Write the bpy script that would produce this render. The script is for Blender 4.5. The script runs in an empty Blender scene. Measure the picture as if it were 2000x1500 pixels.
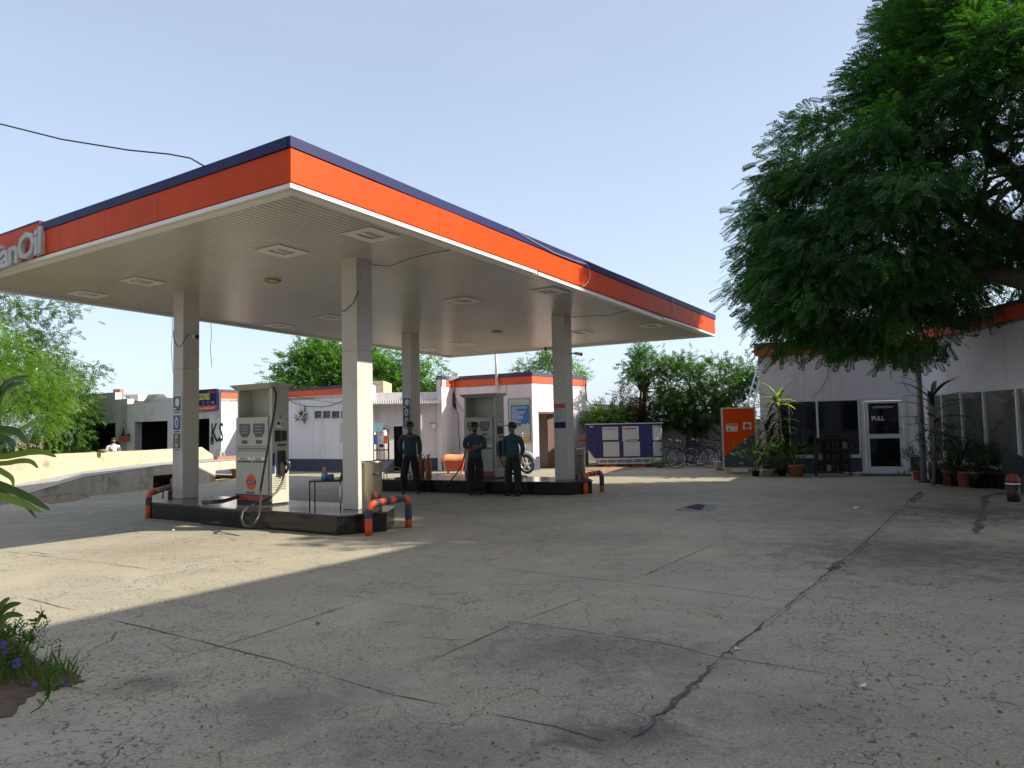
import bpy, bmesh, math, random
import numpy as np
from mathutils import Vector, Matrix
rnd = random.Random(7)
SC = bpy.context.scene
COL = SC.collection
V = Vector
# ------------------------------------------------------------------ camera
F, PITCH, ROLL, H = 1440.0, .0586, -.0207, 1.5
fw = V((0, math.cos(PITCH), math.sin(PITCH))); up0 = V((0, -math.sin(PITCH), math.cos(PITCH))); rt0 = V((1, 0, 0))
rt = rt0*math.cos(ROLL)+up0*math.sin(ROLL); up = -rt0*math.sin(ROLL)+up0*math.cos(ROLL)
EYE = V((0, 0, H))
cam = bpy.data.objects.new('camera', bpy.data.cameras.new('camera')); COL.objects.link(cam)
cam.matrix_world = Matrix(((rt.x, up.x, -fw.x, 0), (rt.y, up.y, -fw.y, 0), (rt.z, up.z, -fw.z, H), (0, 0, 0, 1)))
cam.data.sensor_width = 36; cam.data.lens = F/2000*36; cam.data.clip_end = 2000; cam.data.clip_start = .05
SC.camera = cam
# surveying helpers: where on the site does a sight line of the survey photo meet the ground / a depth / a height
def ray(px, py): return fw*F+rt*(px-1000)+up*(750-py)
def G(px, py, z=0.):
    d = ray(px, py); return EYE+d*((z-H)/d.z)
def P2(px, py, y):
    d = ray(px, py); return EYE+d*(y/d.y)
def pix(P):
    d = V(P)-EYE; z = d.dot(fw); return (1000+F*d.dot(rt)/z, 750-F*d.dot(up)/z)
def Zat(P, py):
    lo, hi = -3., 16.
    for _ in range(40):
        m = (lo+hi)/2
        if pix((P[0], P[1], m))[1] > py: lo = m
        else: hi = m
    return lo
def S_on(P, Q, px):   # distance along P->Q where it crosses image column px (at eye height)
    lo, hi = -.5, 1.5
    f = lambda s: pix(V((P[0]+(Q[0]-P[0])*s, P[1]+(Q[1]-P[1])*s, 1.3)))[0]
    for _ in range(40):
        m = (lo+hi)/2
        if f(m) < px: lo = m
        else: hi = m
    return lo*math.hypot(Q[0]-P[0], Q[1]-P[1])
TH = .5937
e1 = V((math.sin(TH), math.cos(TH), 0)); e2 = V((-math.cos(TH), math.sin(TH), 0))
def EP(a, b, z=0.): return e1*a+e2*b+V((0, 0, z))

# ------------------------------------------------------------------ materials
def newmat(name):
    m = bpy.data.materials.new(name); m.use_nodes = True
    nt = m.node_tree; return m, nt, nt.nodes['Principled BSDF']
def mat(name, col, rough=.6, var=.12, scale=3., metal=0., bump=0., bscale=40., dirt=None, spec=.5, dscale=1.3, dlo=.5, dhi=.7, streak=None):
    m, nt, b = newmat(name); N, L = nt.nodes, nt.links
    b.inputs['Roughness'].default_value = rough; b.inputs['Metallic'].default_value = metal
    b.inputs['Specular IOR Level'].default_value = spec
    tc = N.new('ShaderNodeNewGeometry')
    no = N.new('ShaderNodeTexNoise'); no.inputs['Scale'].default_value = scale; no.inputs['Detail'].default_value = 6; no.inputs['Roughness'].default_value = .65
    L.new(tc.outputs['Position'], no.inputs['Vector'])
    mx = N.new('ShaderNodeMix'); mx.data_type = 'RGBA'
    mr = N.new('ShaderNodeMapRange'); mr.inputs['From Min'].default_value = .3; mr.inputs['From Max'].default_value = .7
    L.new(no.outputs['Fac'], mr.inputs['Value']); L.new(mr.outputs['Result'], mx.inputs['Factor'])
    mx.inputs['A'].default_value = (*[c*(1-var) for c in col], 1); mx.inputs['B'].default_value = (*[min(1, c*(1+var)) for c in col], 1)
    out = mx.outputs['Result']
    if dirt:
        n2 = N.new('ShaderNodeTexNoise'); n2.inputs['Scale'].default_value = dscale; n2.inputs['Detail'].default_value = 8; n2.inputs['Roughness'].default_value = .7
        L.new(tc.outputs['Position'], n2.inputs['Vector'])
        r2 = N.new('ShaderNodeMapRange'); r2.inputs['From Min'].default_value = dlo; r2.inputs['From Max'].default_value = dhi
        L.new(n2.outputs['Fac'], r2.inputs['Value'])
        m2 = N.new('ShaderNodeMix'); m2.data_type = 'RGBA'; L.new(r2.outputs['Result'], m2.inputs['Factor'])
        L.new(out, m2.inputs['A']); m2.inputs['B'].default_value = (*dirt, 1); out = m2.outputs['Result']
    if streak:
        mp = N.new('ShaderNodeMapping'); mp.inputs['Scale'].default_value = (4.5, 4.5, .3); L.new(tc.outputs['Position'], mp.inputs['Vector'])
        n4 = N.new('ShaderNodeTexNoise'); n4.inputs['Scale'].default_value = 1; n4.inputs['Detail'].default_value = 6; n4.inputs['Roughness'].default_value = .7; L.new(mp.outputs[0], n4.inputs['Vector'])
        r4 = N.new('ShaderNodeMapRange'); r4.inputs['From Min'].default_value = .52; r4.inputs['From Max'].default_value = .72; r4.inputs['To Max'].default_value = .6; L.new(n4.outputs['Fac'], r4.inputs['Value'])
        m4 = N.new('ShaderNodeMix'); m4.data_type = 'RGBA'; L.new(r4.outputs['Result'], m4.inputs['Factor']); L.new(out, m4.inputs['A']); m4.inputs['B'].default_value = (*streak, 1); out = m4.outputs['Result']
    L.new(out, b.inputs['Base Color'])
    if bump:
        n3 = N.new('ShaderNodeTexNoise'); n3.inputs['Scale'].default_value = bscale; n3.inputs['Detail'].default_value = 4
        L.new(tc.outputs['Position'], n3.inputs['Vector'])
        bp = N.new('ShaderNodeBump'); bp.inputs['Strength'].default_value = bump; bp.inputs['Distance'].default_value = .02
        L.new(n3.outputs['Fac'], bp.inputs['Height']); L.new(bp.outputs['Normal'], b.inputs['Normal'])
    return m
def leafmat(name, c1, c2, trans=.35, rough=.45, c3=None):
    m, nt, b = newmat(name); N, L = nt.nodes, nt.links
    g = N.new('ShaderNodeNewGeometry'); mx = N.new('ShaderNodeValToRGB')
    mx.color_ramp.elements[0].color = (*c1, 1); mx.color_ramp.elements[1].color = (*c2, 1)
    if c3:
        e = mx.color_ramp.elements.new(.93); e.color = (*c2, 1); mx.color_ramp.elements[2].color = (*c3, 1)
    no = N.new('ShaderNodeTexNoise'); no.inputs['Scale'].default_value = .9; no.inputs['Detail'].default_value = 2
    L.new(g.outputs['Position'], no.inputs['Vector'])
    ad = N.new('ShaderNodeMath'); ad.operation = 'MULTIPLY_ADD'; ad.inputs[1].default_value = .55
    sb = N.new('ShaderNodeMath'); sb.operation = 'MULTIPLY_ADD'; sb.inputs[1].default_value = 1.3; sb.inputs[2].default_value = -.42
    L.new(no.outputs['Fac'], sb.inputs[0]); L.new(g.outputs['Random Per Island'], ad.inputs[0]); L.new(sb.outputs[0], ad.inputs[2])
    L.new(ad.outputs[0], mx.inputs['Fac'])
    L.new(mx.outputs['Color'], b.inputs['Base Color']); b.inputs['Roughness'].default_value = rough
    b.inputs['Specular IOR Level'].default_value = .35
    tr = N.new('ShaderNodeBsdfTranslucent'); ms = N.new('ShaderNodeMixShader'); ms.inputs[0].default_value = trans
    mg = N.new('ShaderNodeMix'); mg.data_type = 'RGBA'; mg.blend_type = 'MULTIPLY'; mg.inputs['Factor'].default_value = 1
    L.new(mx.outputs['Color'], mg.inputs['A']); mg.inputs['B'].default_value = (1.6, 1.9, .5, 1); mg.clamp_result = False
    L.new(mg.outputs['Result'], tr.inputs['Color'])
    L.new(b.outputs[0], ms.inputs[1]); L.new(tr.outputs[0], ms.inputs[2]); L.new(ms.outputs[0], N['Material Output'].inputs['Surface'])
    return m
def concrete(name):
    m, nt, b = newmat(name); N, L = nt.nodes, nt.links
    g = N.new('ShaderNodeNewGeometry'); POS = g.outputs['Position']
    def noise(s, d=5, r=.6, dist=0.):
        n = N.new('ShaderNodeTexNoise'); n.inputs['Scale'].default_value = s; n.inputs['Detail'].default_value = d
        n.inputs['Roughness'].default_value = r; n.inputs['Distortion'].default_value = dist; L.new(POS, n.inputs['Vector']); return n.outputs['Fac']
    def rng(v, a, bb, lo=0., hi=1.):
        r = N.new('ShaderNodeMapRange'); r.inputs['From Min'].default_value = a; r.inputs['From Max'].default_value = bb
        r.inputs['To Min'].default_value = lo; r.inputs['To Max'].default_value = hi; L.new(v, r.inputs['Value']); return r.outputs['Result']
    def mix(f, a, c, mode='MIX'):
        x = N.new('ShaderNodeMix'); x.data_type = 'RGBA'; x.blend_type = mode
        L.new(f, x.inputs['Factor'])
        for k, v in (('A', a), ('B', c)):
            if isinstance(v, tuple): x.inputs[k].default_value = (*v, 1)
            else: L.new(v, x.inputs[k])
        return x.outputs['Result']
    def math_(op, a, c=None):
        x = N.new('ShaderNodeMath'); x.operation = op
        for k, v in ((0, a), (1, c)):
            if v is None: continue
            if isinstance(v, (int, float)): x.inputs[k].default_value = v
            else: L.new(v, x.inputs[k])
        return x.outputs[0]
    c = mix(rng(noise(.35, 5, .65), .38, .62), (.37, .322, .238), (.25, .217, .158))
    c = mix(rng(noise(1.6, 6, .7, .6), .45, .72), c, (.185, .168, .13))
    c = mix(rng(noise(.5, 5, .7, 1.2), .54, .8), c, (.43, .395, .325))
    c = mix(rng(noise(.9, 6, .75, .8), .61, .76, 0, .6), c, (.085, .078, .066))          # oil and tyre stains
    c = mix(rng(noise(30, 3, .85), .32, .66, .1, .95), c, mix(rng(noise(60, 2), .3, .7), (.125, .114, .09), (.44, .405, .315)))
    # oil stains and worn areas on the forecourt, plus shade painted dark at the right
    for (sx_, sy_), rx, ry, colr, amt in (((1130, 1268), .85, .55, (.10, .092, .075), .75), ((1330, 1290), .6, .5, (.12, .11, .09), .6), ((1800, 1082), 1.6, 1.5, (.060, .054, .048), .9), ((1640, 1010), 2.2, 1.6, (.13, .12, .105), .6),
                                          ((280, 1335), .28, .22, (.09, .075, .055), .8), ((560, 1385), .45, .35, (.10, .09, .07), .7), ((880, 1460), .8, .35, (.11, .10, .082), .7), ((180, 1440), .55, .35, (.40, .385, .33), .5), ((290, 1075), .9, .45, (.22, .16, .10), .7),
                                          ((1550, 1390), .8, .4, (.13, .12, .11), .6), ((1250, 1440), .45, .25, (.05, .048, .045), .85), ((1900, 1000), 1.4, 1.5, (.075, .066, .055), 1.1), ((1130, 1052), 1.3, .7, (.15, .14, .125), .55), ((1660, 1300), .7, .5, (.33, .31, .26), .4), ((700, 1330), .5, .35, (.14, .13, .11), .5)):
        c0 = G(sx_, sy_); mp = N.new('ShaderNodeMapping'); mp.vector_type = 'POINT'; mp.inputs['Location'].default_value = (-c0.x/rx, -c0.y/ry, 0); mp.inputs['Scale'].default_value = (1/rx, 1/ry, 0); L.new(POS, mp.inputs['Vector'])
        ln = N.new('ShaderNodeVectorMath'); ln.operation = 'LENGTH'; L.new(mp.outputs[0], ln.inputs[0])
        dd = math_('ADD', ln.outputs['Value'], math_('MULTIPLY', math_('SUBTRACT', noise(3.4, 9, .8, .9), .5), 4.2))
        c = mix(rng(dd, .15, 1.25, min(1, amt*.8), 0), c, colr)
    # dark pits where the screed has worn through
    vo = N.new('ShaderNodeTexVoronoi'); vo.inputs['Scale'].default_value = 21; vo.inputs['Randomness'].default_value = 1; L.new(POS, vo.inputs['Vector'])
    wear = rng(noise(.55, 4, .7), .42, .62)
    pit = math_('MULTIPLY', rng(vo.outputs['Distance'], .16, .34, 1, 0), math_('ADD', math_('MULTIPLY', wear, .8), .12))
    pit = math_('MULTIPLY', pit, rng(noise(6, 3, .7), .36, .52))
    c = mix(pit, c, (.035, .033, .03))
    # hairline crazing
    wv = N.new('ShaderNodeTexNoise'); wv.inputs['Scale'].default_value = 3.; wv.inputs['Detail'].default_value = 6; L.new(POS, wv.inputs['Vector'])
    va = N.new('ShaderNodeVectorMath'); va.operation = 'MULTIPLY_ADD'; va.inputs[1].default_value = (.5, .5, 0); L.new(wv.outputs['Color'], va.inputs[0]); L.new(POS, va.inputs[2])
    cr = []
    for sc_, w in ((1.15, .0045), (3.6, .012)):
        v2 = N.new('ShaderNodeTexVoronoi'); v2.feature = 'DISTANCE_TO_EDGE'; v2.inputs['Scale'].default_value = sc_; L.new(va.outputs[0], v2.inputs['Vector'])
        cr.append(rng(v2.outputs['Distance'], w*.4, w, 1, 0))
    k1 = math_('MULTIPLY', cr[0], rng(noise(.45, 3), .46, .60)); k2 = math_('MULTIPLY', cr[1], rng(noise(.7, 5, .7), .45, .58))
    crk = math_('MAXIMUM', k1, k2)
    c = mix(math_('MULTIPLY', crk, .75), c, (.045, .042, .038))
    L.new(c, b.inputs['Base Color']); L.new(rng(noise(2.2, 4), .3, .7, .62, .85), b.inputs['Roughness'])
    h = math_('SUBTRACT', math_('MULTIPLY', noise(55, 3, .7), .35), math_('ADD', math_('MULTIPLY', pit, .8), crk))
    bp = N.new('ShaderNodeBump'); bp.inputs['Strength'].default_value = .55; bp.inputs['Distance'].default_value = .008
    L.new(h, bp.inputs['Height']); L.new(bp.outputs['Normal'], b.inputs['Normal'])
    return m
def tilemat(name, c1, c2, sx, sy, mortar, bump=.3):   # bricks
    m, nt, b = newmat(name); N, L = nt.nodes, nt.links
    tc = N.new('ShaderNodeNewGeometry'); mp = N.new('ShaderNodeMapping'); mp.inputs['Rotation'].default_value = (math.pi/2, 0, 0)
    L.new(tc.outputs['Position'], mp.inputs['Vector'])
    br = N.new('ShaderNodeTexBrick'); br.inputs['Scale'].default_value = 1; br.inputs['Brick Width'].default_value = sx; br.inputs['Row Height'].default_value = sy
    br.inputs['Mortar Size'].default_value = .008; br.inputs['Color1'].default_value = (*c1, 1); br.inputs['Color2'].default_value = (*c2, 1); br.inputs['Mortar'].default_value = (*mortar, 1)
    L.new(mp.outputs[0], br.inputs['Vector']); L.new(br.outputs['Color'], b.inputs['Base Color']); b.inputs['Roughness'].default_value = .85
    return m
M = dict(
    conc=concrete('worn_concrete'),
    soil=mat('dry_soil', (.20, .15, .10), .95, .3, 6, bump=.6, bscale=25),
    redsoil=mat('red_brown_soil', (.095, .062, .044), .95, .35, 9, bump=.7, bscale=30),
    joint=mat('joint_dark', (.095, .087, .072), .95, .5, 7),
    patch=mat('damp_patch', (.07, .068, .062), .35, .3, 5),
    bed=mat('dark_earth', (.10, .088, .072), .92, .35, 4, bump=.7, bscale=20),
    orange=mat('orange_panel', (.60, .060, .005), .5, .05, .8, dirt=(.44, .045, .008), dscale=.9, dlo=.5, dhi=.8, spec=.12, streak=(.46, .05, .012)),
    orangepaint=mat('orange_paint', (.72, .09, .02), .6, .1, 2, dirt=(.5, .10, .04), dlo=.55, dhi=.8),
    navy=mat('navy_panel', (.022, .028, .105), .5, .12, 1, spec=.15),
    navypaint=mat('navy_paint', (.045, .052, .10), .65, .15, 2.5, dirt=(.09, .09, .10), dlo=.5, dhi=.75),
    white=mat('white_trim', (.74, .73, .70), .5, .05, 2, dirt=(.45, .42, .36), dlo=.6, dhi=.8),
    lilac=mat('lilac_white_wall', (.71, .685, .73), .75, .05, .8, bump=.12, bscale=14, dirt=(.50, .48, .50), dscale=.8, dlo=.5, dhi=.8, streak=(.46, .43, .44)),
    wallwhite=mat('whitewashed_wall', (.72, .69, .72), .75, .05, 1, bump=.12, bscale=14, dirt=(.5, .47, .46), dscale=1.2, dlo=.58, dhi=.8, streak=(.50, .46, .45)),
    soffit=mat('soffit_sheet', (.50, .475, .41), .30, .06, .7, dirt=(.42, .38, .30), dscale=.5, dlo=.5, dhi=.8),
    column=mat('column_cladding', (.54, .505, .465), .42, .06, 1.2, dirt=(.40, .36, .31), dscale=1.6, dlo=.6, dhi=.82, streak=(.40, .35, .30)),
    granite=mat('black_granite', (.012, .012, .012), .13, .3, 30),
    granitetop=mat('grey_granite_top', (.06, .06, .058), .16, .35, 25),
    pump=mat('pump_cream', (.44, .43, .36), .42, .05, 2, dirt=(.36, .34, .28), dlo=.6, dhi=.85),
    pumpdark=mat('pump_recess', (.10, .10, .085), .6, .1, 3),
    black=mat('black_plastic', (.012, .012, .013), .4, .2, 5),
    rubber=mat('black_rubber', (.018, .018, .018), .6, .2, 8),
    hose=mat('hose_rubber', (.03, .028, .026), .38, .2, 8),
    dispglass=mat('display_glass', (.03, .04, .045), .12, .2, 6),
    chrome=mat('chrome', (.75, .75, .76), .12, .03, 5, 1.),
    steel=mat('brushed_steel', (.56, .53, .45), .27, .08, 12, 1.),
    silver=mat('silver_paint', (.62, .63, .66), .35, .05, 4, .3),
    greypaint=mat('grey_paint', (.25, .26, .25), .5, .1, 2, .2),
    blue=mat('genset_blue', (.022, .024, .115), .35, .1, 1.5),
    paleblue=mat('pale_panel', (.45, .49, .50), .45, .05, 2),
    signblue=mat('sign_blue', (.02, .04, .17), .4, .1, 4),
    plaster=mat('grey_cement_plaster', (.46, .465, .46), .85, .12, 1.4, bump=.3, bscale=12, dirt=(.17, .175, .165), dscale=.9, dlo=.5, dhi=.75, streak=(.2, .2, .19)),
    plasterlight=mat('pale_cement_plaster', (.62, .63, .64), .85, .1, 1.6, bump=.25, bscale=12, dirt=(.26, .26, .25), dscale=1.2, dlo=.55, dhi=.75),
    cream=mat('cream_limewash', (.46, .385, .27), .85, .07, 2, bump=.2, bscale=14, dirt=(.27, .22, .145), dscale=2.1, dlo=.54, dhi=.68),
    ramp=mat('ramp_cement', (.44, .42, .36), .85, .16, 2.2, bump=.3, bscale=16, dirt=(.17, .165, .14), dscale=1.6, dlo=.5, dhi=.7, streak=(.2, .19, .16)),
    ramptop=mat('ramp_deck', (.27, .27, .27), .85, .2, 5, bump=.35, bscale=10),
    yellow=mat('yellow_line', (.62, .45, .08), .7, .25, 5),
    brick=tilemat('brick', (.30, .11, .06), (.24, .09, .05), .23, .075, (.35, .32, .28)),
    brickface=mat('brick_clay', (.36, .15, .09), .85, .2, 9),
    dark=mat('dark_interior', (.012, .012, .012), .9, .2, 3),
    frame=mat('aluminium_frame', (.62, .63, .64), .38, .04, 3, .2),
    glass=mat('tinted_glass', (.006, .008, .010), .05, .1, 2, spec=.28),
    glasspale=mat('grey_glass', (.12, .122, .115), .06, .25, 1.2, spec=.9),
    wood=mat('brown_wood', (.14, .08, .06), .6, .2, 7),
    woodlight=mat('pale_wood', (.52, .46, .33), .7, .15, 7),
    bark=mat('bark', (.085, .065, .05), .9, .3, 9, bump=.5, bscale=25),
    barkpale=mat('pale_bark', (.22, .18, .13), .9, .25, 9, bump=.4, bscale=25),
    terra=mat('terracotta', (.36, .12, .07), .75, .15, 6, dirt=(.2, .09, .06)),
    potwhite=mat('pale_pot', (.42, .38, .33), .75, .12, 6),
    red=mat('red_paint', (.45, .05, .03), .5, .15, 5),
    redbox=mat('orange_red_bin', (.62, .10, .035), .55, .15, 4),
    sheet=mat('faded_orange_sheet', (.72, .30, .13), .7, .15, 3, dirt=(.5, .22, .1), dlo=.45, dhi=.7),
    ext=mat('extinguisher_red', (.42, .12, .07), .5, .12, 8),
    skin=mat('brown_skin', (.22, .12, .075), .55, .08, 20),
    hair=mat('black_hair', (.01, .009, .009), .6, .2, 30),
    teal=mat('teal_shirt', (.022, .055, .068), .8, .12, 9, bump=.3, bscale=18),
    trousers=mat('black_trousers', (.012, .012, .015), .85, .2, 9, bump=.3, bscale=14),
    shirtwhite=mat('white_shirt', (.72, .72, .72), .8, .06, 9),
    maroon=mat('maroon_scarf', (.16, .02, .04), .8, .1, 9),
    shoe=mat('black_shoe', (.012, .012, .012), .35, .1, 9),
    cable=mat('black_cable', (.02, .02, .02), .6, .1, 9),
    whitecable=mat('pale_cable', (.5, .5, .5), .6, .1, 9),
    bulb=mat('lamp_glass', (.75, .74, .68), .15, .03, 9),
    brass=mat('brass_ring', (.45, .30, .10), .35, .1, 9, .6),
    yellowtxt=mat('yellow_paint', (.70, .62, .06), .5, .05, 4),
    cloth=mat('yellow_cloth', (.75, .68, .03), .8, .1, 9),
    jar=mat('blue_jar', (.10, .25, .40), .3, .3, 14),
    tan=mat('tan_card', (.42, .27, .15), .7, .1, 9),
    posterred=mat('poster_red', (.55, .08, .06), .6, .1, 9),
    posterpale=mat('poster_pale', (.45, .50, .45), .6, .08, 9),
    posterblue=mat('poster_blue', (.03, .14, .42), .5, .12, 9),
    skyblue=mat('paper_light_blue', (.30, .50, .62), .6, .15, 9),
    tank=mat('motorbike_tank', (.16, .34, .45), .25, .2, 6),
    maroonbox=mat('maroon_shutter', (.04, .017, .019), .55, .2, 6),
    tin=mat('corrugated_tin', (.42, .42, .42), .45, .15, 6, .5),
    tarp=mat('grey_tarpaulin', (.09, .095, .10), .7, .3, 4, bump=.5, bscale=9),
    doormat=mat('navy_mat', (.03, .03, .05), .9, .2, 20),
    deadleaf=mat('dead_leaf', (.16, .09, .045), .7, .35, 20),
    violet=mat('violet_petal', (.17, .10, .55), .5, .15, 30),
    litter=mat('white_litter', (.6, .6, .58), .6, .1, 9),
)
M['neem'] = leafmat('neem_leaves', (.013, .046, .017), (.062, .155, .036), .32, c3=(.15, .27, .04))
M['bright'] = leafmat('bright_tree_leaves', (.028, .085, .012), (.10, .215, .028), .40, c3=(.30, .36, .06))
M['ficus'] = leafmat('ficus_leaves', (.016, .052, .014), (.078, .16, .034), .34, c3=(.30, .34, .07))
M['airy'] = leafmat('greygreen_leaves', (.032, .068, .02), (.10, .155, .05), .35, c3=(.28, .30, .13))
M['feathery'] = leafmat('feathery_leaves', (.045, .11, .01), (.13, .25, .02), .42, c3=(.22, .34, .03))
M['palmleaf'] = leafmat('palm_leaves', (.012, .035, .012), (.035, .075, .025), .22, rough=.35)
M['palmyellow'] = leafmat('yellow_green_leaves', (.16, .25, .02), (.36, .42, .04), .4, rough=.35)
M['strap'] = leafmat('strap_leaves', (.12, .21, .03), (.30, .38, .07), .4, rough=.45)
M['strapdark'] = leafmat('dark_strap_leaves', (.04, .09, .02), (.11, .17, .04), .35, rough=.45)
M['bush'] = leafmat('bush_leaves', (.03, .08, .012), (.09, .17, .03), .35)
M['brownleaf'] = leafmat('bronze_leaves', (.05, .035, .015), (.10, .075, .025), .3)
M['grass'] = leafmat('grass_blades', (.05, .10, .015), (.13, .20, .04), .35)

# ------------------------------------------------------------------ mesh builder
def setp(o, label=None, cat=None, group=None, kind=None):
    for k, v in (('label', label), ('category', cat), ('group', group), ('kind', kind)):
        if v: o[k] = v
    return o
def empty(name, loc, label, cat, group=None, kind=None):
    o = bpy.data.objects.new(name, None); COL.objects.link(o); o.location = loc; o.empty_display_size = .1
    return setp(o, label, cat, group, kind)
class B:
    def __init__(s, T=None): s.v = []; s.f = []; s.m = []; s.T = T or Matrix(); s.mi = 0; s.sm = []; s.smooth = False
    def add(s, vs, fs):
        n = len(s.v); s.v += [s.T @ V(p) for p in vs]
        for f in fs: s.f.append([n+i for i in f]); s.m.append(s.mi); s.sm.append(s.smooth)
        return s
    def box(s, x0, x1, y0, y1, z0, z1):
        return s.hexa([(x0, y0, z0), (x1, y0, z0), (x1, y1, z0), (x0, y1, z0), (x0, y0, z1), (x1, y0, z1), (x1, y1, z1), (x0, y1, z1)])
    def hexa(s, p): return s.add(p, [(0, 3, 2, 1), (4, 5, 6, 7), (0, 1, 5, 4), (1, 2, 6, 5), (2, 3, 7, 6), (3, 0, 4, 7)])
    def prism(s, poly, z0, z1):
        n = len(poly); return s.add([(p[0], p[1], z0) for p in poly]+[(p[0], p[1], z1) for p in poly],
                                    [list(range(n))[::-1], list(range(n, 2*n))]+[(i, (i+1) % n, n+(i+1) % n, n+i) for i in range(n)])
    def yprism(s, poly, y0, y1):   # polygon in x-z plane
        n = len(poly); return s.add([(p[0], y0, p[1]) for p in poly]+[(p[0], y1, p[1]) for p in poly],
                                    [list(range(n)), list(range(n, 2*n))[::-1]]+[(i, n+i, n+(i+1) % n, (i+1) % n) for i in range(n)])
    def quad(s, *p): return s.add(p, [tuple(range(len(p)))])
    def tube(s, pts, r, n=8, cap=True):
        pts = [V(p) for p in pts]; rs = r if isinstance(r, (list, tuple)) else [r]*len(pts)
        sm = s.smooth; s.smooth = True; vs = []; ref = None
        for i, p in enumerate(pts):
            t = (pts[min(i+1, len(pts)-1)]-pts[max(i-1, 0)])
            t = t.normalized() if t.length > 1e-9 else V((0, 0, 1))
            if ref is None: ref = V((0, 0, 1)) if abs(t.z) < .9 else V((1, 0, 0))
            a = (ref-t*ref.dot(t)); a = a.normalized() if a.length > 1e-6 else t.orthogonal().normalized(); ref = a; b = t.cross(a)
            vs += [p+(a*math.cos(2*math.pi*k/n)+b*math.sin(2*math.pi*k/n))*rs[i] for k in range(n)]
        fs = [(i*n+k, i*n+(k+1) % n, (i+1)*n+(k+1) % n, (i+1)*n+k) for i in range(len(pts)-1) for k in range(n)]
        if cap: fs += [list(range(n))[::-1], [(len(pts)-1)*n+k for k in range(n)]]
        s.add(vs, fs); s.smooth = sm; return s
    def lathe(s, prof, c=(0, 0, 0), n=20):   # profile of (r,z)
        sm = s.smooth; s.smooth = True
        vs = [(c[0]+r*math.cos(2*math.pi*k/n), c[1]+r*math.sin(2*math.pi*k/n), c[2]+z) for r, z in prof for k in range(n)]
        fs = [(i*n+k, i*n+(k+1) % n, (i+1)*n+(k+1) % n, (i+1)*n+k) for i in range(len(prof)-1) for k in range(n)]
        if prof[0][0] > 1e-4: fs.append(list(range(n))[::-1])
        if prof[-1][0] > 1e-4: fs.append([(len(prof)-1)*n+k for k in range(n)])
        s.add(vs, fs); s.smooth = sm; return s
    def torus(s, c, ax, R, r, n=28, k=8):
        c = V(c); ax = V(ax).normalized(); a = ax.orthogonal().normalized(); b = ax.cross(a); sm = s.smooth; s.smooth = True
        vs = []
        for i in range(n):
            d = a*math.cos(2*math.pi*i/n)+b*math.sin(2*math.pi*i/n)
            for j in range(k): vs.append(c+d*(R+r*math.cos(2*math.pi*j/k))+ax*(r*math.sin(2*math.pi*j/k)))
        s.add(vs, [(i*k+j, ((i+1) % n)*k+j, ((i+1) % n)*k+(j+1) % k, i*k+(j+1) % k) for i in range(n) for j in range(k)]); s.smooth = sm; return s
    def ball(s, c, r, n=12, sq=(1, 1, 1)):
        c = V(c); prof = []
        sm = s.smooth; s.smooth = True; vs = [c+V((0, 0, -r*sq[2]))]; m = n//2
        for i in range(1, m):
            a = -math.pi/2+math.pi*i/m
            for k in range(n): vs.append(c+V((r*sq[0]*math.cos(a)*math.cos(2*math.pi*k/n), r*sq[1]*math.cos(a)*math.sin(2*math.pi*k/n), r*sq[2]*math.sin(a))))
        vs.append(c+V((0, 0, r*sq[2])))
        fs = [(0, 1+(k+1) % n, 1+k) for k in range(n)]
        fs += [(1+i*n+k, 1+i*n+(k+1) % n, 1+(i+1)*n+(k+1) % n, 1+(i+1)*n+k) for i in range(m-2) for k in range(n)]
        fs += [(1+(m-2)*n+k, 1+(m-2)*n+(k+1) % n, len(vs)-1) for k in range(n)]
        s.add(vs, fs); s.smooth = sm; return s
    def disc(s, c, nrm, r, n=20):
        c = V(c); nrm = V(nrm).normalized(); a = nrm.orthogonal().normalized(); b = nrm.cross(a)
        return s.add([c+(a*math.cos(2*math.pi*k/n)+b*math.sin(2*math.pi*k/n))*r for k in range(n)], [list(range(n))])
    def o(s, name, mats, parent=None, bevel=0., **kw):
        me = bpy.data.meshes.new(name)
        off = V((0, 0, 0))
        q = parent
        while q is not None: off += q.location; q = q.parent
        me.from_pydata([p-off for p in s.v], [], s.f)
        mats = mats if isinstance(mats, (list, tuple)) else [mats]
        for m in mats: me.materials.append(M[m] if isinstance(m, str) else m)
        me.polygons.foreach_set('material_index', s.m); me.polygons.foreach_set('use_smooth', s.sm)
        bm = bmesh.new(); bm.from_mesh(me); bmesh.ops.recalc_face_normals(bm, faces=bm.faces); bm.to_mesh(me); bm.free()
        o = bpy.data.objects.new(name, me); COL.objects.link(o); o.parent = parent
        if bevel:
            md = o.modifiers.new('bevel', 'BEVEL'); md.width = bevel; md.segments = 2; md.limit_method = 'ANGLE'
        return setp(o, **kw)
def frame(P, d, z=None):   # local x along d, y to its left, z up, origin P
    d = V((d[0], d[1], 0)).normalized(); y = V((-d.y, d.x, 0)); P = V((P[0], P[1], P[2] if len(P) > 2 else 0)) if z is None else V((P[0], P[1], z))
    return Matrix(((d.x, y.x, 0, P.x), (d.y, y.y, 0, P.y), (0, 0, 1, P.z), (0, 0, 0, 1)))
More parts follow.
